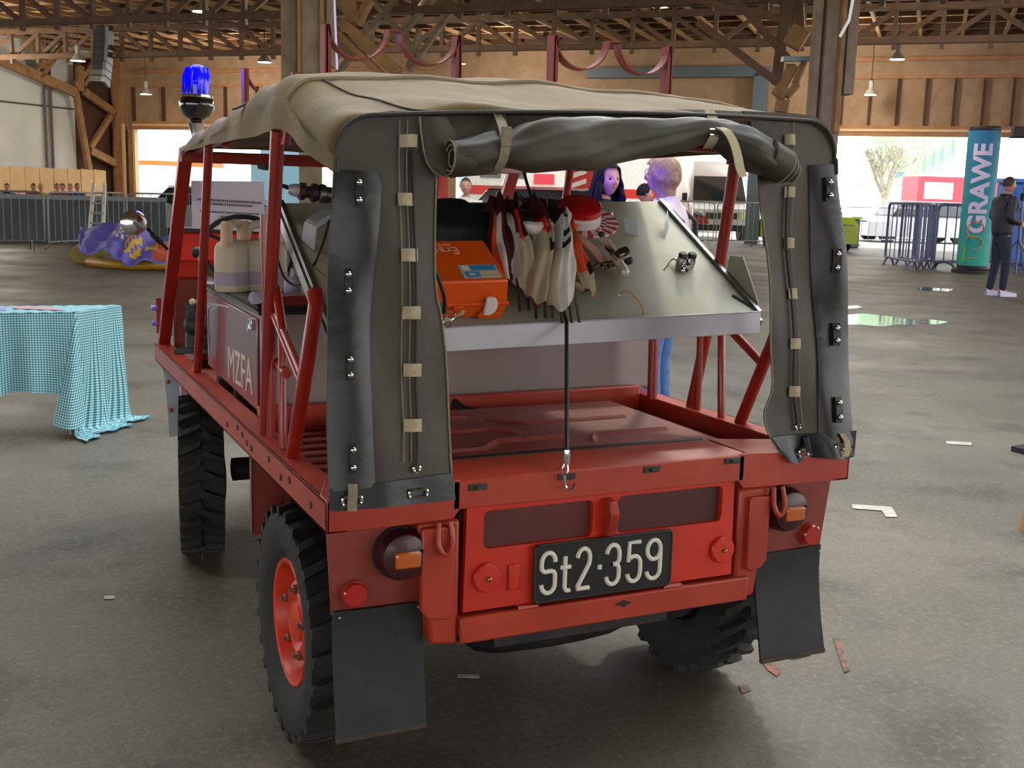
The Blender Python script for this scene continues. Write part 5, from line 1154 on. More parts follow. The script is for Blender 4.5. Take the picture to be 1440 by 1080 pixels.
timber('roof_brace', 'pale ladder-like timber brace hanging left of the right column', [(1128,40,1112,66,.30),(1118,92,1102,122,.10),(1132,86,1118,118,.10),(1112,92,1096,136,.12),(1104,122,1092,136,.22),(1122,118,1106,136,.10),(1102,140,1098,158,.22)], 19., .12, tl_)
MB().bar(D(1100,83,18.8), D(1146,83,18.8), .07,.2, NW).build('steel_plate', mat('steel_blue','#7d8790',.4,.5)); tag(bpy.data.objects['steel_plate'], 'grey steel cross plate joining the hanging brace and the right column', 'plate'); origin(bpy.data.objects['steel_plate'], D(1120,83,18.8))
timber('timber_truss', 'weathered timber arch truss standing against the pale left wall', [(-8,80,106,130,.34),(106,128,126,242,.22),(118,128,160,158,.26),(156,162,127,208,.18),(127,212,163,230,.28),(50,58,60,95,.40),(60,95,95,58,.18),(55,110,92,62,.16),(105,120,160,55,.18),(112,92,112,128,.30),(150,60,118,120,.14)], .45, .2, tl_, F=LW)
# pendant lamps
le = mat('lamp_glow', '#fff6e2', .5, emis=14.)
def lamp(u, v, w, lb, dist):
    R_ = w/2/1581*dist; p = D(u, v, dist); t = thing('pendant_lamp', lb, 'lamp', tuple(p))
    MB().lathe([(R_*.98,0),(R_,.02),(R_*.55,R_*.75),(R_*.32,R_*1.0),(R_*.36,R_*1.05),(R_*.36,R_*2.0),(R_*.15,R_*2.25)], p, (0,0,1), 20, cap=False).build('shade', mat('lamp_grey','#8f8a80',.5), t)
    MB().lathe([(.001,.0),(R_*.88,.0)], p+Vector((0,0,.012)), (0,0,1), 20).build('bulb_disc', le, t)
    MB().tube([p+Vector((0,0,R_*2.2)), p+Vector((0,0,max(.15, 6.2-p.z)))], .012, 6).build('cable', M['black'], t)
for u, v, w, d, lb in ((110,86,20,33,'pendant lamp at the far left in front of the pale wall'),(205,133,17,41,'small pendant lamp hanging before the boards left of the blue beacon'),(283,17,25,27,'pendant lamp at the top edge above the blue beacon'),(372,88,20,33,'pendant lamp left of the left timber column'),(597,14,25,27,'pendant lamp at the top edge above the left red saddles'),(645,90,19,33,'pendant lamp between the two pairs of red saddles'),(928,10,24,27,'pendant lamp at the top edge above the right red saddles'),(1262,84,21,30,'pendant lamp right of the right timber column, the larger of two hanging free'),(1224,134,18,33,'small pendant lamp just right of the right timber column'),(1315,6,22,27,'pendant lamp at the top edge near the right corner')):
    lamp(u, v, w, lb, d)
for x_, y_, lb in ((3.9,5.2,'pendant lamp hanging high to the right of the vehicle, above the frame'),(-3.6,3.6,'pendant lamp hanging high to the left of the vehicle, above the frame')):
    q_ = Vector((x_,y_,6.3)); dd_ = (q_-CP).dot(HF); v_ = 540-CF*((q_-CP).dot(UP))/((q_-CP).dot(FW)); u_ = 720+CF*((q_-CP).dot(RT))/((q_-CP).dot(FW)); lamp(u_, v_, .4*1581/dd_, lb, dd_)
# cables
b = MB(); b.tube([D(1200,-5,15),D(1194,28,15),D(1181,52,15)], .02, 6); o = b.build('cable_conduit', M['white']); tag(o, 'white conduit running down the right timber column', 'conduit')
b = MB(); b.tube([D(470,-5,15),D(474,98,15)], .015, 6); o = b.build('cable_conduit', mat('violet_white','#c9b9e6',.4)); tag(o, 'thin pale vertical conduit beside the left saddle post', 'conduit')
# line array speaker
t = thing('line_array_speaker', 'black curved line array speaker hanging near the left wall', 'speaker', tuple(D(146,60,34)))
for i in range(8):
    a = D(144-.10*i*i, 44+i*10, 34); MB().obox(a, (.36,.5,.22), Matrix.Rotation(-YAW,3,'Z')@Matrix.Rotation(-.04*i,3,'X')).build('cabinet', M['black'], t, bevel=.01)
    MB().obox(a+RT*.20, (.10,.5,.22), Matrix.Rotation(-YAW,3,'Z')@Matrix.Rotation(-.04*i,3,'X')).build('grille', mat('grille_grey','#6f7880',.6), t)
MB().tube([D(144,44,34), D(144,44,34)+Vector((0,0,6.2-D(144,44,34).z))], .02).build('rigging', M['black'], t)
# hoarding and grey partition on the left
b = MB(); ply = mat('plywood', '#c9a878', .7, c2='#bf9c6b', scale=3)
p0 = LW(-30,262,1.6); p1 = LW(150,262,1.6); dv = (p1-p0); dv.z = 0; L_ = dv.length; dv.normalize(); n_ = 9
t = thing('plywood_hoarding', 'row of tan plywood sheets along the left wall', 'hoarding', (p0.x,p0.y,0))
for i in range(n_):
    a = Vector((p0.x,p0.y,0))+dv*(L_*i/n_+.02); c = Vector((p0.x,p0.y,0))+dv*(L_*(i+1)/n_-.02); q = Vector((-dv.y,dv.x,0))*.03
    MB().prism([a, c, c+Vector((0,0,1.72)), a+Vector((0,0,1.75))], q).build('plywood_sheet', ply, t)
gp = mat('grey_partition', '#4a5155', .7, c2='#5a6165', scale=1.2); 
p0 = G(-60,341); p1 = G(232,345); dv = (p1-p0); dv.z = 0; dv.normalize(); q = Vector((-dv.y,dv.x,0))
b = MB(); b.prism([p0+q*1.2, p1+q*1.2, p1+q*1.2+Vector((0,0,.98)), p0+q*1.2+Vector((0,0,.98))], q*.1); o = b.build('grey_partition', gp); tag(o, 'low dark grey partition behind the barriers on the left', 'partition'); origin(o, p0+q*1.2)
MB().prism([p0+q*1.18+Vector((0,0,.92)), p1+q*1.18+Vector((0,0,.92)), p1+q*1.18+Vector((0,0,1.02)), p0+q*1.18+Vector((0,0,1.02))], q*.14).build('top_rail', mat('pale_rail','#8f9699',.5), o)
# barriers
galv = mat('galvanised', '#8d9296', .45, .5, c2='#7b8085', scale=8); galvb = mat('blue_steel', '#69708f', .4, .4, c2='#5a6180', scale=8)
def barrier(a, c, label, m, hgt=1.12, n=13, group=None, r=.02, leg=.35):
    a, c = Vector(a), Vector(c); a.z = c.z = 0; t = thing('crowd_barrier', label, 'barrier', tuple(a), group=group); d = (c-a).normalized(); q = Vector((-d.y,d.x,0)); Lh = (c-a).length
    z0 = .18; rr2 = .12
    fr_ = [a+d*0+Vector((0,0,z0)), a+Vector((0,0,hgt-rr2)), a+d*rr2*.3+Vector((0,0,hgt-rr2*.3)), a+d*rr2+Vector((0,0,hgt)), c-d*rr2+Vector((0,0,hgt)), c-d*rr2*.3+Vector((0,0,hgt-rr2*.3)), c+Vector((0,0,hgt-rr2)), c+Vector((0,0,z0))]
    MB().tube(fr_, r, 8, closed=True).build('frame', m, t)
    for i in range(1, n): p = a+d*(Lh*i/n); MB().tube([p+Vector((0,0,z0)), p+Vector((0,0,hgt))], r*.42, 6).build('bar', m, t)
    for s_ in (.13, .87):
        p = a+d*Lh*s_; MB().tube([p+q*leg+Vector((0,0,.01)), p+q*leg*.55+Vector((0,0,.14)), p+Vector((0,0,.19)), p-q*leg*.55+Vector((0,0,.14)), p-q*leg+Vector((0,0,.01))], r*.8, 6).build('foot', m, t)
    return t
barrier(G(-88,352), G(64,352), 'steel crowd barrier at the left edge of the photo', galv)
barrier(G(70,354), G(176,347), 'steel crowd barrier left of the step ladder', galv)
barrier(G(180,347), G(318,344), 'steel crowd barrier behind the purple cloth', galv)
barrier(G(905,346), G(1002,347), 'steel crowd barrier in front of the white van, left one', galv, 1.25)
barrier(G(1006,347), G(1072,348), 'steel crowd barrier in front of the white van, right one', galv, 1.25, 9)
barrier(G(1178,346), G(1306,344), 'thin steel barrier in the right gate opening', galv, 1.2)
barrier(G(1312,380), G(1428,380), 'blue-grey steel barrier in front of the round advertising column', galvb, 1.36, 9, r=.035)
barrier(G(1434,380), G(1600,378), 'blue-grey steel barrier at the right edge behind the man', galvb, 1.36, 9, r=.035)
for i in range(4):
    a = G(1288+i*7, 381-i*.8); d = (HF*1.0+RT*.10*i); barrier(a, a+Vector((d.x,d.y,0)).normalized()*2.0, ['first','second','third','fourth'][i]+' of four stacked blue-grey barriers seen end-on, counted from the left', galvb, 1.36, 7, r=.03, leg=.12)
# step ladder
t = thing('step_ladder', 'white aluminium step ladder leaning at the barriers on the left', 'ladder', tuple(G(136,356)))
a0, a1, b0, b1 = G(123,356), G(144,356), D(132,258,22.0), D(147,258,22.0)
for p, q in ((a0,b0),(a1,b1)): MB().bar(p, q, .06,.05, HF).build('rail', mat('ladder_white','#d7d5c8',.5), t)
for i in range(1, 7): MB().bar(lerp(a0,b0,i/7), lerp(a1,b1,i/7), .03,.08, HF).build('rung', galv, t)
# purple cloth over yellow inflatable
pg = G(170,378); t = thing('inflatable_mat', 'flat yellow inflatable mat lying on the floor under the purple cloth', 'inflatable', tuple(pg))
yel = mat('yellow_vinyl', '#c99b1c', .4, c2='#b98613', scale=6)
a, c = G(112,374), G(262,376); c2_ = G(262,352); a2_ = G(112,352)
MB().tube(spline([G(125,374)+Vector((0,0,.07)), G(180,379)+Vector((0,0,.07)), G(262,378)+Vector((0,0,.07))], 16), .075, 12).build('tube', yel, t)
MB().tube(spline([G(113,370)+Vector((0,0,.14)), G(126,366)+Vector((0,0,.16)), G(140,362)+Vector((0,0,.16))], 12), .16, 12).build('tube', mat('olive_yellow','#9c8a1a',.4), t)
MB().tube(spline([G(136,366)+Vector((0,0,.30)), G(150,364)+Vector((0,0,.28)), G(166,366)+Vector((0,0,.18))], 12), .07, 12).build('tube', mat('orange_vinyl','#d9861a',.4), t)
rows = []
cl_l = [(112,322),(120,318),(150,316),(175,310),(190,304),(210,326),(236,334),(262,338)]
cl_b = [(112,352),(122,356),(150,352),(166,362),(180,372),(205,368),(236,366),(262,368)]
A = spline([Vector((*p,0)) for p in cl_l], 34); B = spline([Vector((*p,0)) for p in cl_b], 34)
for i in range(13):
    r = []
    for j, (p, q) in enumerate(zip(A, B)):
        tt = i/12; u = lerp(p.x,q.x,tt); v = lerp(p.y,q.y,tt); dd = lerp(19.2,17.3,tt); r.append(D(u, v, dd)+Vector((0,0,.03*math.sin(j*.9+i*.5)+.02*math.sin(i*1.4-j*.4))))
    rows.append(r)
pc = mat('purple_cloth', '#5a55b5', .6, c2='#6c66c6', scale=1.5)
b = MB().grid(rows, .02)
for fi in range(33*12):
    i, j = fi//33, fi % 33
    if 4 <= i <= 9 and ((16 <= j <= 21) and (i+j) % 3 != 0): b.m[fi] = 1
    if 4 <= i <= 10 and 25 <= j <= 31: b.m[fi] = 2
    if 5 <= i <= 7 and 23 <= j <= 25: b.m[fi] = 1
    if 2 <= i <= 5 and 11 <= j <= 14 and (i+j) % 2: b.m[fi] = 3
o = b.build('printed_cloth', [pc, mat('print_yellow','#d9b33c',.6), mat('print_orange','#c9552f',.6), M['whitef']], ang=80); tag(o, 'purple printed tarpaulin draped over the yellow inflatable mat', 'cloth'); origin(o, G(170,372))
# white floodlight mast + banner column
pc0 = G(1366,384); R_ = .31; H_ = 2.88
t = thing('advertising_column', 'round teal inflatable advertising column with white vertical lettering', 'column', tuple(pc0))
bm_ = mat('teal_fabric', '#1d7f8c', .6); nt = bm_.node_tree; bs = nt.nodes['Principled BSDF']; tcn = nt.nodes.new('ShaderNodeTexCoord'); sp_ = nt.nodes.new('ShaderNodeSeparateXYZ'); rp = nt.nodes.new('ShaderNodeValToRGB')
mr_ = nt.nodes.new('ShaderNodeMapRange'); mr_.inputs['From Min'].default_value = 0; mr_.inputs['From Max'].default_value = H_
rp.color_ramp.elements[0].color = hexc('#37b08e'); rp.color_ramp.elements[1].color = hexc('#1d6f9a'); e = rp.color_ramp.elements.new(.35); e.color = hexc('#1f9aa0')
nt.links.new(tcn.outputs['Object'], sp_.inputs[0]); nt.links.new(sp_.outputs['Z'], mr_.inputs['Value']); nt.links.new(mr_.outputs[0], rp.inputs[0]); nt.links.new(rp.outputs[0], bs.inputs['Base Color'])
tube_ = MB().lathe([(R_*.97,.16),(R_,.3),(R_*.98,1.5),(R_,2.3),(R_*.99,H_-.06)], pc0, (0,0,1), 48).build('fabric_tube', bm_, t)
MB().lathe([(R_*.98,H_-.07),(R_*.99,H_),(R_*.9,H_+.03),(.01,H_+.035)], pc0, (0,0,1), 48).build('top_cap', M['black'], t)
MB().lathe([(R_*1.25,.0),(R_*1.25,.07),(R_*.95,.10),(R_*.95,.16)], pc0, (0,0,1), 32).build('base', M['black'], t)
tocam = (CP-pc0); tocam.z = 0; tocam.normalize(); rtl = Vector((0,0,1)).cross(tocam).normalized()
def wrapped(txt, capw, length, z0, m, par, phi0=0., name='lettering'):
    c = bpy.data.curves.new('t', 'FONT'); c.body = txt; c.size = 1; c.offset = .035; o = bpy.data.objects.new('t', c); COL.objects.link(o); dg = bpy.context.evaluated_depsgraph_get(); me = bpy.data.meshes.new_from_object(o.evaluated_get(dg)); bpy.data.objects.remove(o)
    bm = bmesh.new(); bm.from_mesh(me); xs_ = [v.co.x for v in bm.verts]; ys_ = [v.co.y for v in bm.verts]; x0, x1, y0, y1 = min(xs_), max(xs_), min(ys_), max(ys_)
    for i in range(1, 12):
        bmesh.ops.bisect_plane(bm, geom=bm.verts[:]+bm.edges[:]+bm.faces[:], plane_co=(0, lerp(y0,y1,i/12), 0), plane_no=(0,1,0))
    off = par.location
    for v in bm.verts:
        fx = (v.co.x-x0)/(x1-x0); fy = (v.co.y-y0)/(y1-y0)-.5; ph = phi0-fy*capw/R_
        # cap direction: letter tops point left in the photo
        v.co = pc0+tocam*(R_+.006)*math.cos(ph)+rtl*(R_+.006)*math.sin(ph)+Vector((0,0,z0+fx*length))-off
    bm.to_mesh(me); bm.free(); me.materials.clear(); me.materials.append(m); o = bpy.data.objects.new(name, me); COL.objects.link(o); o.parent = par
wrapped('GRAWE', .37, 1.75, .82, mat('lilac_white','#d9cfe8',.6), t)
def curved(pts, m, name):
    N = len(pts); P = [pc0+tocam*(R_+.004)*math.cos(x/R_)+rtl*(R_+.004)*math.sin(x/R_)+Vector((0,0,z)) for x, z in pts]; MB().tube(P, .028, 8, flat=.3).build(name, m, t)
yl = mat('logo_yellow','#d9b53a',.6); og_ = mat('logo_orange','#d88a3c',.6)
curved([(.0+.15*math.cos(a), .88+.16*math.sin(a)) for a in [i*PI/10-.4 for i in range(18)]], og_, 'emblem')
curved([(-.02+.17*math.cos(a), .62+.13*math.sin(a)) for a in [-i*PI/10+2.6 for i in range(14)]], yl, 'emblem'); curved([(-.12,.30),(-.02,.32)], yl, 'emblem'); curved([(.02,.32),(.10,.33)], yl, 'emblem'); curved([(-.17,.24),(-.17,.55)], mat('logo_green','#7ab648',.6), 'emblem')
# light stand
p = G(1428,386); t = thing('light_stand', 'tall light stand with a floodlight at the right edge', 'light', tuple(p))
MB().tube([p, p+Vector((0,0,2.75))], .022, 8).build('pole', galvb, t); MB().obox(p+Vector((0,0,1.55)), (.08,.08,.14)).build('clamp', M['black'], t)
for a in (0, 2.1, 4.2): MB().tube([p+Vector((0,0,.7)), p+Vector((.55*math.cos(a),.55*math.sin(a),.01))], .018, 6).build('leg', galvb, t)
for dx in (-.22, .12): MB().obox(p+Vector((0,0,2.83))+RT*dx, (.26,.16,.2), Matrix.Rotation(-YAW,3,'Z')).build('floodlight', M['black'], t, bevel=.01)
MB().bar(p+Vector((0,0,2.72))-RT*.4, p+Vector((0,0,2.72))+RT*.3, .04,.04).build('crossbar', M['black'], t)
# puddles, marks on the floor
wat = mat('water', '#3a3833', .09, spec=.9)
def patch(pts, name, label, cat, m, z=.003, group=None):
    P = [G(u, v)+Vector((0,0,z)) for u, v in pts]; o = MB().prism(P, (0,0,.0015)).build(name, m); tag(o, label, cat, group); origin(o, P[0]); return o
patch([(1186,444),(1212,441),(1250,445),(1275,449),(1288,451),(1286,458),(1262,457),(1240,460),(1210,457),(1186,457)], 'puddle', 'shallow bright puddle on the floor right of the canvas curtain', 'puddle', wat)
patch([(1290,450),(1312,450),(1334,453),(1318,457),(1294,455)], 'puddle', 'small puddle beside the larger bright one, to its right', 'puddle', wat)
patch([(1186,431),(1206,430),(1214,433),(1188,435)], 'puddle', 'thin puddle just above the large bright one', 'puddle', wat)
patch([(1285,405),(1300,404),(1340,407),(1336,410),(1300,409)], 'puddle', 'thin puddle streak left of the man in black', 'puddle', wat)
tape = mat('pale_tape', '#c4c0b5', .7, c2='#a39e92', scale=30)
patch([(1198,710),(1254,714),(1262,728),(1246,728),(1240,719),(1199,716)], 'tape_mark', 'bent piece of pale tape on the floor right of the vehicle', 'tape', tape)
patch([(1330,621),(1366,623),(1366,627),(1331,625)], 'tape_mark', 'short strip of pale tape on the floor at the right', 'tape', tape)
patch([(643,950),(674,951),(674,955),(643,954)], 'tape_mark', 'small faded tape strip on the floor under the rear sill', 'tape', tape)
patch([(146,840),(160,839),(161,843),(147,844)], 'tape_mark', 'tiny pale tape scrap on the floor at the left', 'tape', tape)
pk = mat('pink_paint', '#8f5f4e', .8, c2='#5d5648', scale=26, amt=1.1)
for pts, lb in (([(1171,898),(1181,899),(1188,922),(1195,944),(1187,947),(1180,926)],'worn pink paint stroke right of the right mud flap'),([(1070,930),(1082,926),(1098,946),(1092,952),(1080,944)],'worn pink paint mark just below the right mud flap'),([(1038,966),(1052,964),(1056,972),(1044,976)],'faint pink paint dot nearest the camera under the tail'),([(1106,920),(1135,915),(1140,922),(1112,928)],'faded pink paint stroke under the right mud flap')):
    patch(pts, 'paint_mark', lb, 'paint', pk, .002)
# small wedge at the right picture edge
p = G(1442,640); MB().prism([p, p+Vector((.25,0,0)), p+Vector((.25,0,.04)), p+Vector((0,0,.03))], (0,.1,0)).build('rubber_wedge', M['black']); tag(bpy.data.objects['rubber_wedge'], 'black rubber piece on the floor at the right edge', 'wedge'); origin(bpy.data.objects['rubber_wedge'], p)
p = G(1437,748); MB().prism([p, p+RT*.12, p+RT*.14+Vector((0,0,.13)), p+RT*.02+Vector((0,0,.12))], (0,.02,0)).build('wooden_leg', mat('pine','#b0875a',.6)); tag(bpy.data.objects['wooden_leg'], 'sliver of pale wood standing on the floor at the right edge', 'wood'); origin(bpy.data.objects['wooden_leg'], p)
# ------------------------------------------------------------------ table with gingham cloth
TZ = .66; a = G(104,441,TZ); bq = G(168,431,TZ); l = G(-260,446,TZ); lf = l+(bq-a)
ging = bpy.data.materials.new('gingham'); ging.use_nodes = True; nt = ging.node_tree; bs = nt.nodes['Principled BSDF']; bs.inputs['Roughness'].default_value = .8
uvn = nt.nodes.new('ShaderNodeUVMap'); sp_ = nt.nodes.new('ShaderNodeSeparateXYZ'); nt.links.new(uvn.outputs[0], sp_.inputs[0]); outs = []
for ax in ('X', 'Y'):
    mu = nt.nodes.new('ShaderNodeMath'); mu.operation = 'MULTIPLY'; mu.inputs[1].default_value = 72; fr_ = nt.nodes.new('ShaderNodeMath'); fr_.operation = 'FRACT'; gt = nt.nodes.new('ShaderNodeMath'); gt.operation = 'GREATER_THAN'; gt.inputs[1].default_value = .55
    nt.links.new(sp_.outputs[ax], mu.inputs[0]); nt.links.new(mu.outputs[0], fr_.inputs[0]); nt.links.new(fr_.outputs[0], gt.inputs[0]); outs.append(gt)
ad = nt.nodes.new('ShaderNodeMath'); ad.operation = 'ADD'; nt.links.new(outs[0].outputs[0], ad.inputs[0]); nt.links.new(outs[1].outputs[0], ad.inputs[1]); hf = nt.nodes.new('ShaderNodeMath'); hf.operation = 'MULTIPLY'; hf.inputs[1].default_value = .5; nt.links.new(ad.outputs[0], hf.inputs[0])
rp = nt.nodes.new('ShaderNodeValToRGB'); rp.color_ramp.interpolation = 'CONSTANT'; rp.color_ramp.elements[0].color = hexc('#b9dbe0'); rp.color_ramp.elements[1].position = .75; rp.color_ramp.elements[1].color = hexc('#1f5f66'); e = rp.color_ramp.elements.new(.3); e.color = hexc('#5fa3ad')
nt.links.new(hf.outputs[0], rp.inputs[0]); nt.links.new(rp.outputs[0], bs.inputs['Base Color'])
ft = Vector((0,0,-1)); exr = (a-l).normalized(); eyr = (bq-a).normalized(); Lx = (a-l).length; Ly = (bq-a).length
t = thing('table', 'long folding table hidden under a turquoise checked cloth at the left', 'table', (l.x,l.y,0))
MB().prism([l+Vector((0,0,-.03)), a+Vector((0,0,-.03)), bq+Vector((0,0,-.03)), lf+Vector((0,0,-.03))], (0,0,.02)).build('table_top', mat('table_board','#8a7a66',.6), t)
for p in (l, a, bq, lf):
    q = lerp(p, (l+bq)/2, .08); MB().tube([Vector((q.x,q.y,0)), Vector((q.x,q.y,TZ-.03))], .018).build('leg', M['steel'], t)
b = MB(); NX, NY = 60, 16
rows = []; uv = []
for i in range(NY+1): rows.append([lerp(lerp(l,a,j/NX), lerp(lf,bq,j/NX), i/NY)+Vector((0,0,.006+.0025*math.sin(j*1.7+i))) for j in range(NX+1)]); uv.append([(Lx*j/NX, Ly*i/NY) for j in range(NX+1)])
b.grid(rows, .003, uv=uv)
nrmF = Vector((exr.y,-exr.x,0)).normalized(); nrmF = nrmF if nrmF.dot(CP-a) > 0 else -nrmF
rows = []; uv = []; drop = .46                # front drop
for i in range(17):
    s_ = i/16; r = []; uq = []
    for j in range(121):
        x = j/120; w = .035*s_*math.sin(x*Lx*26+math.sin(x*9)*1.5)+.02*s_*math.sin(x*Lx*11+1)
        r.append(lerp(l,a,x)+Vector((0,0,.006-drop*s_*(1-.10*math.sin(x*Lx*5)**2)))+nrmF*(.012+w+.05*s_)); uq.append((Lx*x, -drop*s_))
    rows.append(r); uv.append(uq)
b.grid(rows, .003, uv=uv)
nrmR = exr; rows = []; uv = []; dropR = .72     # end drop spilling on the floor
for i in range(25):
    s_ = i/24; r = []; uq = []
    for j in range(61):
        y = j/60; z = TZ+.006-dropR*1.02*s_; k = s_; w = .03*k*math.sin(y*14+1.5*math.sin(k*3))+.022*k*math.sin(y*29+k*2)
        p = lerp(a,bq,y)+nrmR*(.010+w+.03*k)-eyr*(.18*k*(1-y)*1.0)
        if z < .012: p += nrmR*(.012-z)*(.9+.5*y)+nrmF*(.012-z)*(1-y)*1.5; z = .012+.008*abs(math.sin(j*.8+i))
        r.append(Vector((p.x,p.y,z))); uq.append((Lx+dropR*s_, Ly*y))
    rows.append(r); uv.append(uq)
b.grid(rows, .003, uv=uv)
rows = []; uv = []                              # corner fold
for i in range(15):
    s_ = i/14; r = []; uq = []
    for j in range(13):
        q = j/12; c_ = a+Vector((0,0,.006-.60*s_)); p = c_+nrmF*(.02+.15*s_*math.sin(PI*q)*1.0+.02*s_)+nrmR*(.012+.03*s_)*q*1.0-exr*.14*s_*(1-q)*.9
        r.append(p); uq.append((Lx+.2*q*s_, -.6*s_))
    rows.append(r); uv.append(uq)
b.grid(rows, .003, uv=uv)
o = b.build('gingham_tablecloth', ging, ang=80); tag(o, 'turquoise and white checked tablecloth hanging to the floor at its right end', 'tablecloth'); origin(o, Vector((l.x,l.y,TZ)))
o2 = MB().prism([G(20,434,TZ+.012), G(92,437,TZ+.012), G(70,432,TZ+.012), G(18,431,TZ+.012)], (0,0,.002)).build('leaflet', mat('pink_leaflet','#b98d94',.6)); tag(o2, 'pinkish leaflet lying on the checked tablecloth', 'leaflet'); origin(o2, G(20,434,TZ+.012))
o2 = MB().prism([G(-40,436,TZ+.012), G(8,437,TZ+.012), G(10,433,TZ+.012), G(-30,432,TZ+.012)], (0,0,.002)).build('leaflet', mat('violet_leaflet','#8f83b5',.6)); tag(o2, 'violet leaflet at the left end of the checked table', 'leaflet'); origin(o2, G(-40,436,TZ+.012))
# ================================================================== VEHICLES AND BUILDINGS OUTSIDE
def loft_car(name, label, pos, head, Lg, Wd, Hh, paint, glassm, prof, cabin, lower=None, wheel_r=.32, cat='car'):
    t = thing(name, label, cat, tuple(pos)); R = Matrix.Rotation(-head, 3, 'Z')
    def X(x, y, z): return Vector(pos)+R@Vector((x, y, z))
    rows = []
    for y, z in prof:
        y *= Lg; z *= Hh; z0 = .22; r = []
        for k in range(13):
            f = k/12*2-1; w = Wd/2; xx = math.copysign(min(1, abs(f)*1.25), f)*w; zz = z if abs(f) < .8 else lerp(z, z0, (abs(f)-.8)/.2)
            if abs(f) >= .79: zz = lerp(z*.93, z0, max(0,(abs(f)-.8)/.2))
            r.append(X(xx, y, zz))
        rows.append(r)
    MB().grid(rows, .01).build('body', paint, t, ang=40)
    for s in (0, -1):
        b = MB(); y, z = prof[s]; y *= Lg; b.prism([X(-Wd/2,y,.22),X(Wd/2,y,.22),X(Wd/2,y,z*Hh*.95),X(-Wd/2,y,z*Hh*.95)], R@Vector((0,.02,0))); b.build('bumper', lower or paint, t, bevel=.01)
    (y0,y1,y2,y3,zb,zt) = cabin; w0, w1 = Wd*.47, Wd*.38; P = [X(-w0,y0*Lg,zb*Hh),X(w0,y0*Lg,zb*Hh),X(w0,y3*Lg,zb*Hh),X(-w0,y3*Lg,zb*Hh),X(-w1,y1*Lg,zt*Hh),X(w1,y1*Lg,zt*Hh),X(w1,y2*Lg,zt*Hh),X(-w1,y2*Lg,zt*Hh)]
    MB().add(P, [(0,3,2,1),(4,5,6,7),(0,1,5,4),(1,2,6,5),(2,3,7,6),(3,0,4,7)]).build('windows', glassm, t, bevel=.03)
    up = Vector((0,0,.03)); MB().prism([p+up*.3 for p in P[4:]], up).build('roof', paint, t, bevel=.01)
    for sx in (-1, 1):
        for fy in (.18, .80): MB().lathe([(wheel_r*.55,-.10),(wheel_r,-.09),(wheel_r,.09),(wheel_r*.55,.10)], X(sx*(Wd/2-.10), fy*Lg, wheel_r), R@Vector((sx,0,0)), 20).build('wheel', M['black'], t)
    return t, X, R
dg_ = mat('car_glass','#20262b',.12, spec=.8); cprof = [(0,.52),(.01,.60),(.25,.66),(.5,.68),(.8,.66),(.98,.62),(1,.5)]
pale = mat('pale_car','#c9cdd2',.3,coat=.5); silver = mat('silver_car','#9aa3aa',.3,.4,coat=.4)
toR = rdir
# white van with dark windscreen
p = G(1024,342); c_ = Vector((p.x,p.y,0)); t = thing('white_van', 'white van with dark windscreen parked in the gate behind the barriers', 'van', tuple(c_)); R = Matrix.Rotation(-YAW+.05,3,'Z')
c_ = c_+Vector((HF.x,HF.y,0))*1.4
def X(x, y, z): return c_+R@Vector((x, y, z))
wv = mat('van_white','#cfccc5',.35,coat=.4); t.location = c_
prof = [(-.98,.35),(-1.0,1.0),(-.98,1.25),(-.90,2.2),(-.74,2.55),(.74,2.55),(.90,2.2),(.98,1.25),(1.0,1.0),(.98,.35)]
rows = []
for y, s_, ztop in ((-.0,.96,1.02),(.25,1,1.12),(.45,1,1.18)): rows.append([X(x*s_, y, min(z, ztop)) for x, z in prof])
rows += [[X(x*(1-.0), y, z if z < 1.2 else lerp(1.2, z, f)) for x, z in prof] for y, f in ((.50,.05),(.9,.62),(1.25,.98),(1.8,1),(5.2,1))]
MB().grid(rows, .01).build('body', wv, t, ang=45)
MB().prism([X(-.92,.02,.35),X(.92,.02,.35),X(.92,.0,1.0),X(-.92,.0,1.0)], R@Vector((0,.02,0))).build('front_panel', wv, t)
MB().prism([X(-.86,.46,1.26),X(.86,.46,1.26),X(.78,.84,2.02),X(-.78,.84,2.02)], R@Vector((0,-.05,.03))).build('windscreen', dg_, t)
MB().prism([X(-.95,-.04,.32),X(.95,-.04,.32),X(.95,-.04,.52),X(-.95,-.04,.52)], R@Vector((0,.06,0))).build('bumper', M['black'], t, bevel=.02)
MB().prism([X(-.5,-.02,.70),X(.5,-.02,.70),X(.5,-.02,.90),X(-.5,-.02,.90)], R@Vector((0,.03,0))).build('grille', M['dsteel'], t)
for s in (-1, 1):
    MB().lathe([(.2,-.1),(.34,-.09),(.34,.09),(.2,.1)], X(s*.85,.8,.34), R@Vector((s,0,0)), 20).build('wheel', M['black'], t); MB().obox(X(s*1.1,.6,1.35), (.16,.12,.3), R).build('mirror', M['black'], t, bevel=.02)
    MB().obox(X(s*.75,-.02,.82), (.3,.04,.18), R).build('headlamp', M['chrome'], t, bevel=.01)
b = MB(); b.prism([X(-.99,.2,.5),X(-.99,2.6,.5),X(-.99,2.2,1.0),X(-.99,.4,.8)], R@Vector((-.02,0,0))); b.prism([X(-.92,-.03,.54),X(-.4,-.03,.54),X(-.5,-.03,.78),X(-.92,-.03,.86)], R@Vector((0,-.01,0))); b.build('red_blue_stripe', mat('stripe_red','#8f2026',.4), t)
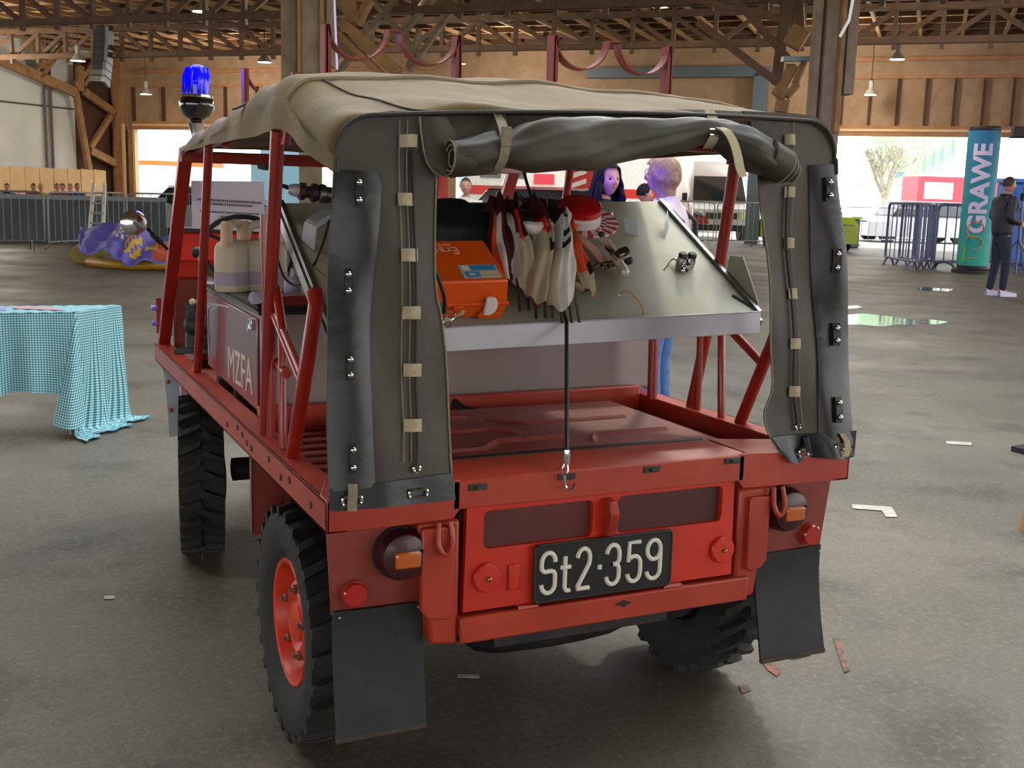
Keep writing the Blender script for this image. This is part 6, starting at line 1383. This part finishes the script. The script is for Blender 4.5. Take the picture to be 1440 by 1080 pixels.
# dark silver car behind the tray
t_, X_, R__ = loft_car('parked_car', 'dark silver estate car behind the tray and the folded signs', Vector((*D(596,270,21).xy,0)), rdir, 4.0, 1.7, 1.42, silver, dg_, cprof, (.2,.30,.75,.95,.66,1.0))
loft_car('parked_car', 'pale car with yellow-green bonnet just right of the curtain', Vector((*D(1110,300,35).xy,0)), YAW+PI, 4.2, 1.8, 1.5, mat('yellow_green','#a9bf3c',.4,coat=.4), dg_, cprof, (.05,.12,.45,.70,.66,1.0))
p = G(1187,348); o = MB().box((p.x-.3,p.y-.3,0),(p.x+.3,p.y+.3,.85)).build('waste_bin', mat('dark_bin','#2b3344',.5), bevel=.03); tag(o, 'dark blue waste bin by the right gate', 'bin'); origin(o, p); MB().box((p.x-.33,p.y-.33,.85),(p.x+.33,p.y+.33,.93)).build('bin_lid', mat('bin_lid','#97b23a',.5), o, bevel=.02)
for u, d, lb in ((1208,40,'pale parked car outside, left of the tree trunk line'),(1262,48,'pale parked car outside between barrier and red lorry'),(1392,43,'pale parked car outside behind the advertising column')):
    loft_car('parked_car', lb, Vector((*D(u,300,d).xy,0)), rdir-.1, 4.2, 1.75, 1.4, pale, dg_, cprof, (.2,.30,.70,.9,.66,1.0))
# red lorry
p = D(1276,300,57); p.z = 0; R = Matrix.Rotation(-rdir,3,'Z'); t = thing('red_lorry', 'red lorry with white window panel outside the right gate', 'lorry', tuple(p))
def X(x, y, z): return p+R@Vector((x, y, z))
rl2 = mat('lorry_red','#d0404e',.4)
def rb(b, x0,x1,y0,y1,z0,z1): return b.add([X(x,y,z) for z in (z0,z1) for x,y in ((x0,y0),(x1,y0),(x1,y1),(x0,y1))], [(0,3,2,1),(4,5,6,7),(0,1,5,4),(1,2,6,5),(2,3,7,6),(3,0,4,7)])
rb(MB(), -1.2,1.2,0,8.5,1.1,2.7).build('cargo_body', rl2, t, bevel=.06); rb(MB(), 1.2,1.24,.3,1.7,1.6,2.4).build('window_panel', M['white'], t); rb(MB(), -1.1,1.1,.3,8,.5,1.1).build('chassis', mat('lorry_white','#d8d8d8',.4), t, bevel=.02)
for y in (1.5,6.5,7.6):
    MB().lathe([(.25,-.12),(.48,-.12),(.48,.12),(.25,.12)], X(1.05,y,.48), R@Vector((1,0,0)), 20).build('wheel', M['black'], t)
# fire engine seen between canvas roll and tray
p = D(655,280,46); p.z = 0; t = thing('fire_engine', 'red and white fire engine far behind the tray', 'fire engine', tuple(p))
rb(MB(), -1.2,1.2,0,10.5,1.5,3.0).build('white_body', M['whitef'], t, bevel=.05); rb(MB(), -1.21,1.21,-.02,10.52,1.25,1.6).build('red_stripe', mat('engine_red','#b5261c',.4), t); rb(MB(), -1.19,1.19,0.02,10.48,.45,1.25).build('lower_body', M['whitef'], t)
rb(MB(), 1.2,1.23,.6,1.4,1.9,2.3).build('window', dg_, t); rb(MB(), 1.2,1.23,1.7,2.4,1.9,2.3).build('window', dg_, t); rb(MB(), 1.2,1.24,2.7,3.5,1.7,2.1).build('red_panel', rl2, t)
for k in range(4): MB().prism([X(1.24,4.3+.0,1.5+k*.25),X(1.24,4.75,1.62+k*.25),X(1.24,4.75,1.74+k*.25),X(1.24,4.3,1.62+k*.25)], R@Vector((.01,0,0))).build('chevron', rl2, t)
for y in (1.2,4.5): MB().lathe([(.25,-.12),(.45,-.12),(.45,.12),(.25,.12)], X(1.1,y,.45), R@Vector((1,0,0)), 20).build('wheel', M['black'], t)
p = D(796,280,38); p.z = 0; t = thing('fire_engine', 'red fire engine rear with striped panel left of the curly-haired woman', 'fire engine', tuple(p))
rb(MB(), -1.5,0,0,1.3,.5,2.6).build('red_body', mat('engine_red2','#b3241f',.4), t, bevel=.04)
for k in range(4): MB().prism([X(.01,.1,1.2+k*.32),X(.01,.65,1.4+k*.32),X(.01,.65,1.56+k*.32),X(.01,.1,1.36+k*.32)], R@Vector((.01,0,0))).build('chevron', M['whitef'], t)
for y in (.3,): MB().lathe([(.25,-.12),(.45,-.12),(.45,.12),(.25,.12)], X(-.1,y,.45), R@Vector((1,0,0)), 20).build('wheel', M['black'], t)
# silver thing behind the dashboard on the left and pale tent
loft_car('parked_car', 'light grey car outside the left gate behind the red cowl', Vector((*D(205,300,30).xy,0)), rdir, 4.0, 1.7, 1.25, mat('grey_car','#a3a8ab',.4), dg_, cprof, (.1,.2,.6,.85,.66,1.0))
p = D(222,280,56); p.z = 0; t = thing('white_tent', 'white tent with coloured edge outside the left gate', 'tent', tuple(p))
tw2 = mat('tent_white','#dedede',.7)
MB().lathe([(3.2,0),(3.2,2.2),(2.6,2.45),(.05,2.9)], p, (0,0,1), 8).build('canopy', tw2, t); MB().lathe([(3.24,2.15),(3.24,2.35)], p, (0,0,1), 8).build('coloured_edge', mat('tent_edge','#c7722e',.6), t)
p = D(402,270,48); p.z = 0; t = thing('blue_container', 'pale blue container stack outside the left gate', 'container', tuple(p)); cbm = mat('pale_blue','#7fa6bd',.5)
for k in range(2): rb(MB(), -1.2,1.2,-1.2+k*.4,1.2+k*.4,.0+k*2.6,2.55+k*2.6).build('container', cbm, t, bevel=.03)
# blue cabin at the right edge
p = D(1428,300,27); p.z = 0; t = thing('blue_cabin', 'bright blue cabin at the right edge behind the barriers', 'cabin', tuple(p)); rb(MB(), -.5,.5,-.3,1.5,0,1.9).build('wall', mat('bright_blue','#2f6fd0',.5), t, bevel=.05); rb(MB(), -.55,.55,-.35,1.55,1.9,2.0).build('roof', mat('blue_roof','#3f80dd',.5), t, bevel=.02)
# buildings outside
def bld(name, label, u0, u1, dist, h, m, extra=None):
    a, c = D(u0,262,dist), D(u1,262,dist); a.z = c.z = 0; t = thing(name, label, 'building', tuple(a)); q = Vector((HF.x,HF.y,0))*6
    MB().prism([a, c, c+q, a+q], (0,0,h)).build('wall', m, t)
    MB().prism([a-q*.03, c-q*.03, c+q*1.03, a+q*1.03], (0,0,.3)).build('roof', M['whitef'], t); t.children[-1].location.z += h
    return t, a, c
wb = mat('white_building','#eceeef',.8)
t, a, c = bld('green_hall', 'white hall with green cladding wedge outside the right gate', 1150, 1600, 78, 8., wb)
gr = mat('green_cladding','#a3d49f',.6,c2='#abd9a8',scale=2); q = -Vector((HF.x,HF.y,0))*.15
MB().prism([D(1226,252,77.8), D(1290,247,77.8), D(1385,190,77.8), D(1400,150,77.8), D(1226,150,77.8)], q).build('green_cladding', gr, t)
b = MB()
for u, v in ((1305,235),(1318,228),(1330,222),(1345,212)): b.obox(D(u,v,77.6), (.5,.1,1.6))
b.build('window', mat('pale_window','#9fc4cc',.3), t)
MB().prism([D(1258,242,77.6), D(1272,242,77.6), D(1258,252,77.6)], q).build('blue_sign', mat('blue_sign','#5a8fae',.5), t)
t, a, c = bld('white_block', 'pale block of buildings outside the middle gate', 560, 1100, 85, 9., wb)
b = MB()
for i in range(14):
    for k in range(3): b.obox(lerp(a,c,(i+.5)/14)+Vector((0,0,2.2+k*2.3))-Vector((HF.x,HF.y,0))*.05, (1.2,.1,1.2), Matrix.Rotation(-YAW,3,'Z'))
b.build('window', mat('blue_grey_window','#8fa6b5',.3), t)
b = MB()
for i in (9,10,11,12): b.obox(lerp(a,c,(i)/14)+Vector((0,0,4))-Vector((HF.x,HF.y,0))*.1, (.5,.1,6), Matrix.Rotation(-YAW,3,'Z'))
b.build('column', mat('pale_pier','#b9bcc0',.7), t)
# tree outside the right gate
p = D(1243,300,66); p.z = 0; t = thing('bare_tree', 'pale bare tree standing outside the right gate', 'tree', tuple(p)); bk = mat('bark','#9a9283',.9,c2='#b5ad9f',scale=4)
b = MB(); rnd = random.Random(4)
def br(a, d, L, r, n):
    c = a+d*L; b.tube([a, lerp(a,c,.5)+Vector((rnd.uniform(-.1,.1),rnd.uniform(-.1,.1),0))*L*.3, c], [r, r*.8, r*.6], 6)
    if n:
        for _ in range(3): br(c, (d+Vector((rnd.uniform(-.8,.8),rnd.uniform(-.8,.8),rnd.uniform(-.3,.5)))).normalized(), L*.72, r*.6, n-1)
br(p, Vector((-.05,0,1)).normalized(), 1.6, .25, 0)
for k in range(5): br(p+Vector((0,0,1.5)), Vector((rnd.uniform(-.45,.45),rnd.uniform(-.4,.4),1)).normalized(), 1.3, .15, 3)
b.build('branches', bk, t, ang=80)
rnd = random.Random(8); b = MB()
for _ in range(1500):
    c_ = p+Vector((rnd.gauss(0,1.5),rnd.gauss(0,1.5),rnd.uniform(1.8,6.5))); s_ = .10; a1 = rnd.uniform(0,6.28); b.add([c_, c_+Vector((math.cos(a1)*s_,math.sin(a1)*s_,.03)), c_+Vector((0,0,s_*1.3))], [(0,1,2)])
lf_ = b.build('leaves', mat('pale_leaf','#9aa87a',.8), t); lf_['kind'] = 'stuff'
# ================================================================== LIGHT AND CAMERA
w = bpy.data.worlds.new('World'); bpy.context.scene.world = w; w.use_nodes = True; nt = w.node_tree; bg = nt.nodes['Background']
tcw = nt.nodes.new('ShaderNodeTexCoord'); sxyz = nt.nodes.new('ShaderNodeSeparateXYZ'); rw = nt.nodes.new('ShaderNodeValToRGB'); rw.color_ramp.elements[0].color = (1,.98,.95,1); rw.color_ramp.elements[1].color = (.88,.94,1,1)
nt.links.new(tcw.outputs['Generated'], sxyz.inputs[0]); nt.links.new(sxyz.outputs['Z'], rw.inputs[0]); nt.links.new(rw.outputs[0], bg.inputs['Color']); bg.inputs['Strength'].default_value = 5.5
def lamp_obj(name, kind, loc, energy, color, size=.3, rot=None, **k):
    l = bpy.data.lights.new(name, kind); l.energy = energy; l.color = color; o = bpy.data.objects.new(name, l); COL.objects.link(o); o.location = loc
    if kind == 'SPOT': l.spot_size = k.get('ang', 2.2); l.spot_blend = .6; l.shadow_soft_size = size
    elif kind == 'POINT': l.shadow_soft_size = size
    if rot: o.rotation_euler = rot
    return o
lamp_obj('beacon_glow', 'POINT', tuple(bc+Vector((-.0,-.0,.225))), 8, (.10,.06,1.0), .05)
_sd = (Vector((2.3,3.9,1.40))-(bc+Vector((0,0,.21)))); sp0 = lamp_obj('beacon_beam', 'SPOT', tuple(bc+Vector((0,0,.225))), 4200, (.13,.07,1.0), .04, ang=math.radians(34)); sp0.rotation_euler = _sd.to_track_quat('-Z','Y').to_euler()
for lp, tg_t, en, cl_ in (((3.9,5.2,6.22),(.45,1.2,1.2),950,(1,.88,.66)),((-3.6,3.6,6.22),(-.4,.6,1.5),700,(1,.93,.82))):
    l_ = lamp_obj('pendant_light', 'SPOT', lp, en, cl_, .2, ang=math.radians(44)); l_.rotation_euler = (Vector(tg_t)-Vector(lp)).to_track_quat('-Z','Y').to_euler()
lamp_obj('hall_fill_light', 'POINT', tuple(WX(sL+3, 9, 4.2)), 420, (1,.9,.75), .3)  # added point light without a fitting, brightens the pale left wall
for o_, s_ in ((3, 6), (3, 16), (3, 26), (12, 4), (12, 16), (12, 28)):
    lamp_obj('hall_fill_light', 'POINT', tuple(WX(s_, o_, 4.8)), 400, (1,.93,.82), .3)  # added point lights without fittings, brighten roof boards and back wall
cam = bpy.data.cameras.new('Camera'); co = bpy.data.objects.new('Camera', cam); COL.objects.link(co)
cam.sensor_fit = 'HORIZONTAL'; cam.sensor_width = 36; cam.lens = 36*CF/1440; cam.clip_end = 500; cam.clip_start = .05
co.matrix_world = Matrix.Translation(CP)@Matrix((RT, UP, -FW)).transposed().to_4x4()
sc = bpy.context.scene; sc.camera = co
sc.view_settings.view_transform = 'Standard'; sc.view_settings.look = 'None'; sc.view_settings.gamma = 1; sc.view_settings.exposure = -.46; sc.view_settings.use_curve_mapping = False
sc.cycles.use_denoising = True; sc.cycles.max_bounces = 6; sc.cycles.diffuse_bounces = 3; sc.cycles.transparent_max_bounces = 8
try: sc.cycles.denoiser = 'OPENIMAGEDENOISE'
except Exception: pass

GRP = {'crowd_barrier': 'steel crowd barriers in the hall', 'pendant_lamp': 'pendant lamps hanging from the roof', 'parked_car': 'cars parked in and beyond the gates', 'folding_sign': 'folded warning signs on the tray',
       'jerrycan': 'cream jerrycans on the box top', 'puddle': 'puddles on the hall floor', 'tape_mark': 'tape marks on the hall floor', 'paint_mark': 'pink paint marks on the floor', 'black_bag': 'black bags on the tray',
       'leaflet': 'leaflets on the checked table', 'roof_truss': 'timber roof trusses', 'roof_brace': 'timber braces at the columns', 'timber_column': 'timber columns', 'fire_engine': 'fire engines beyond the tray', 'cable_conduit': 'conduits on the columns'}
for o in bpy.data.objects:
    if o.parent is None and 'label' in o:
        g = GRP.get(o.name.split('.')[0])
        if g: o['group'] = g
        if o.name.startswith('person') and 'behind' in o['label'] and 'partition' in o['label']: o['group'] = 'spectators behind the grey partition'
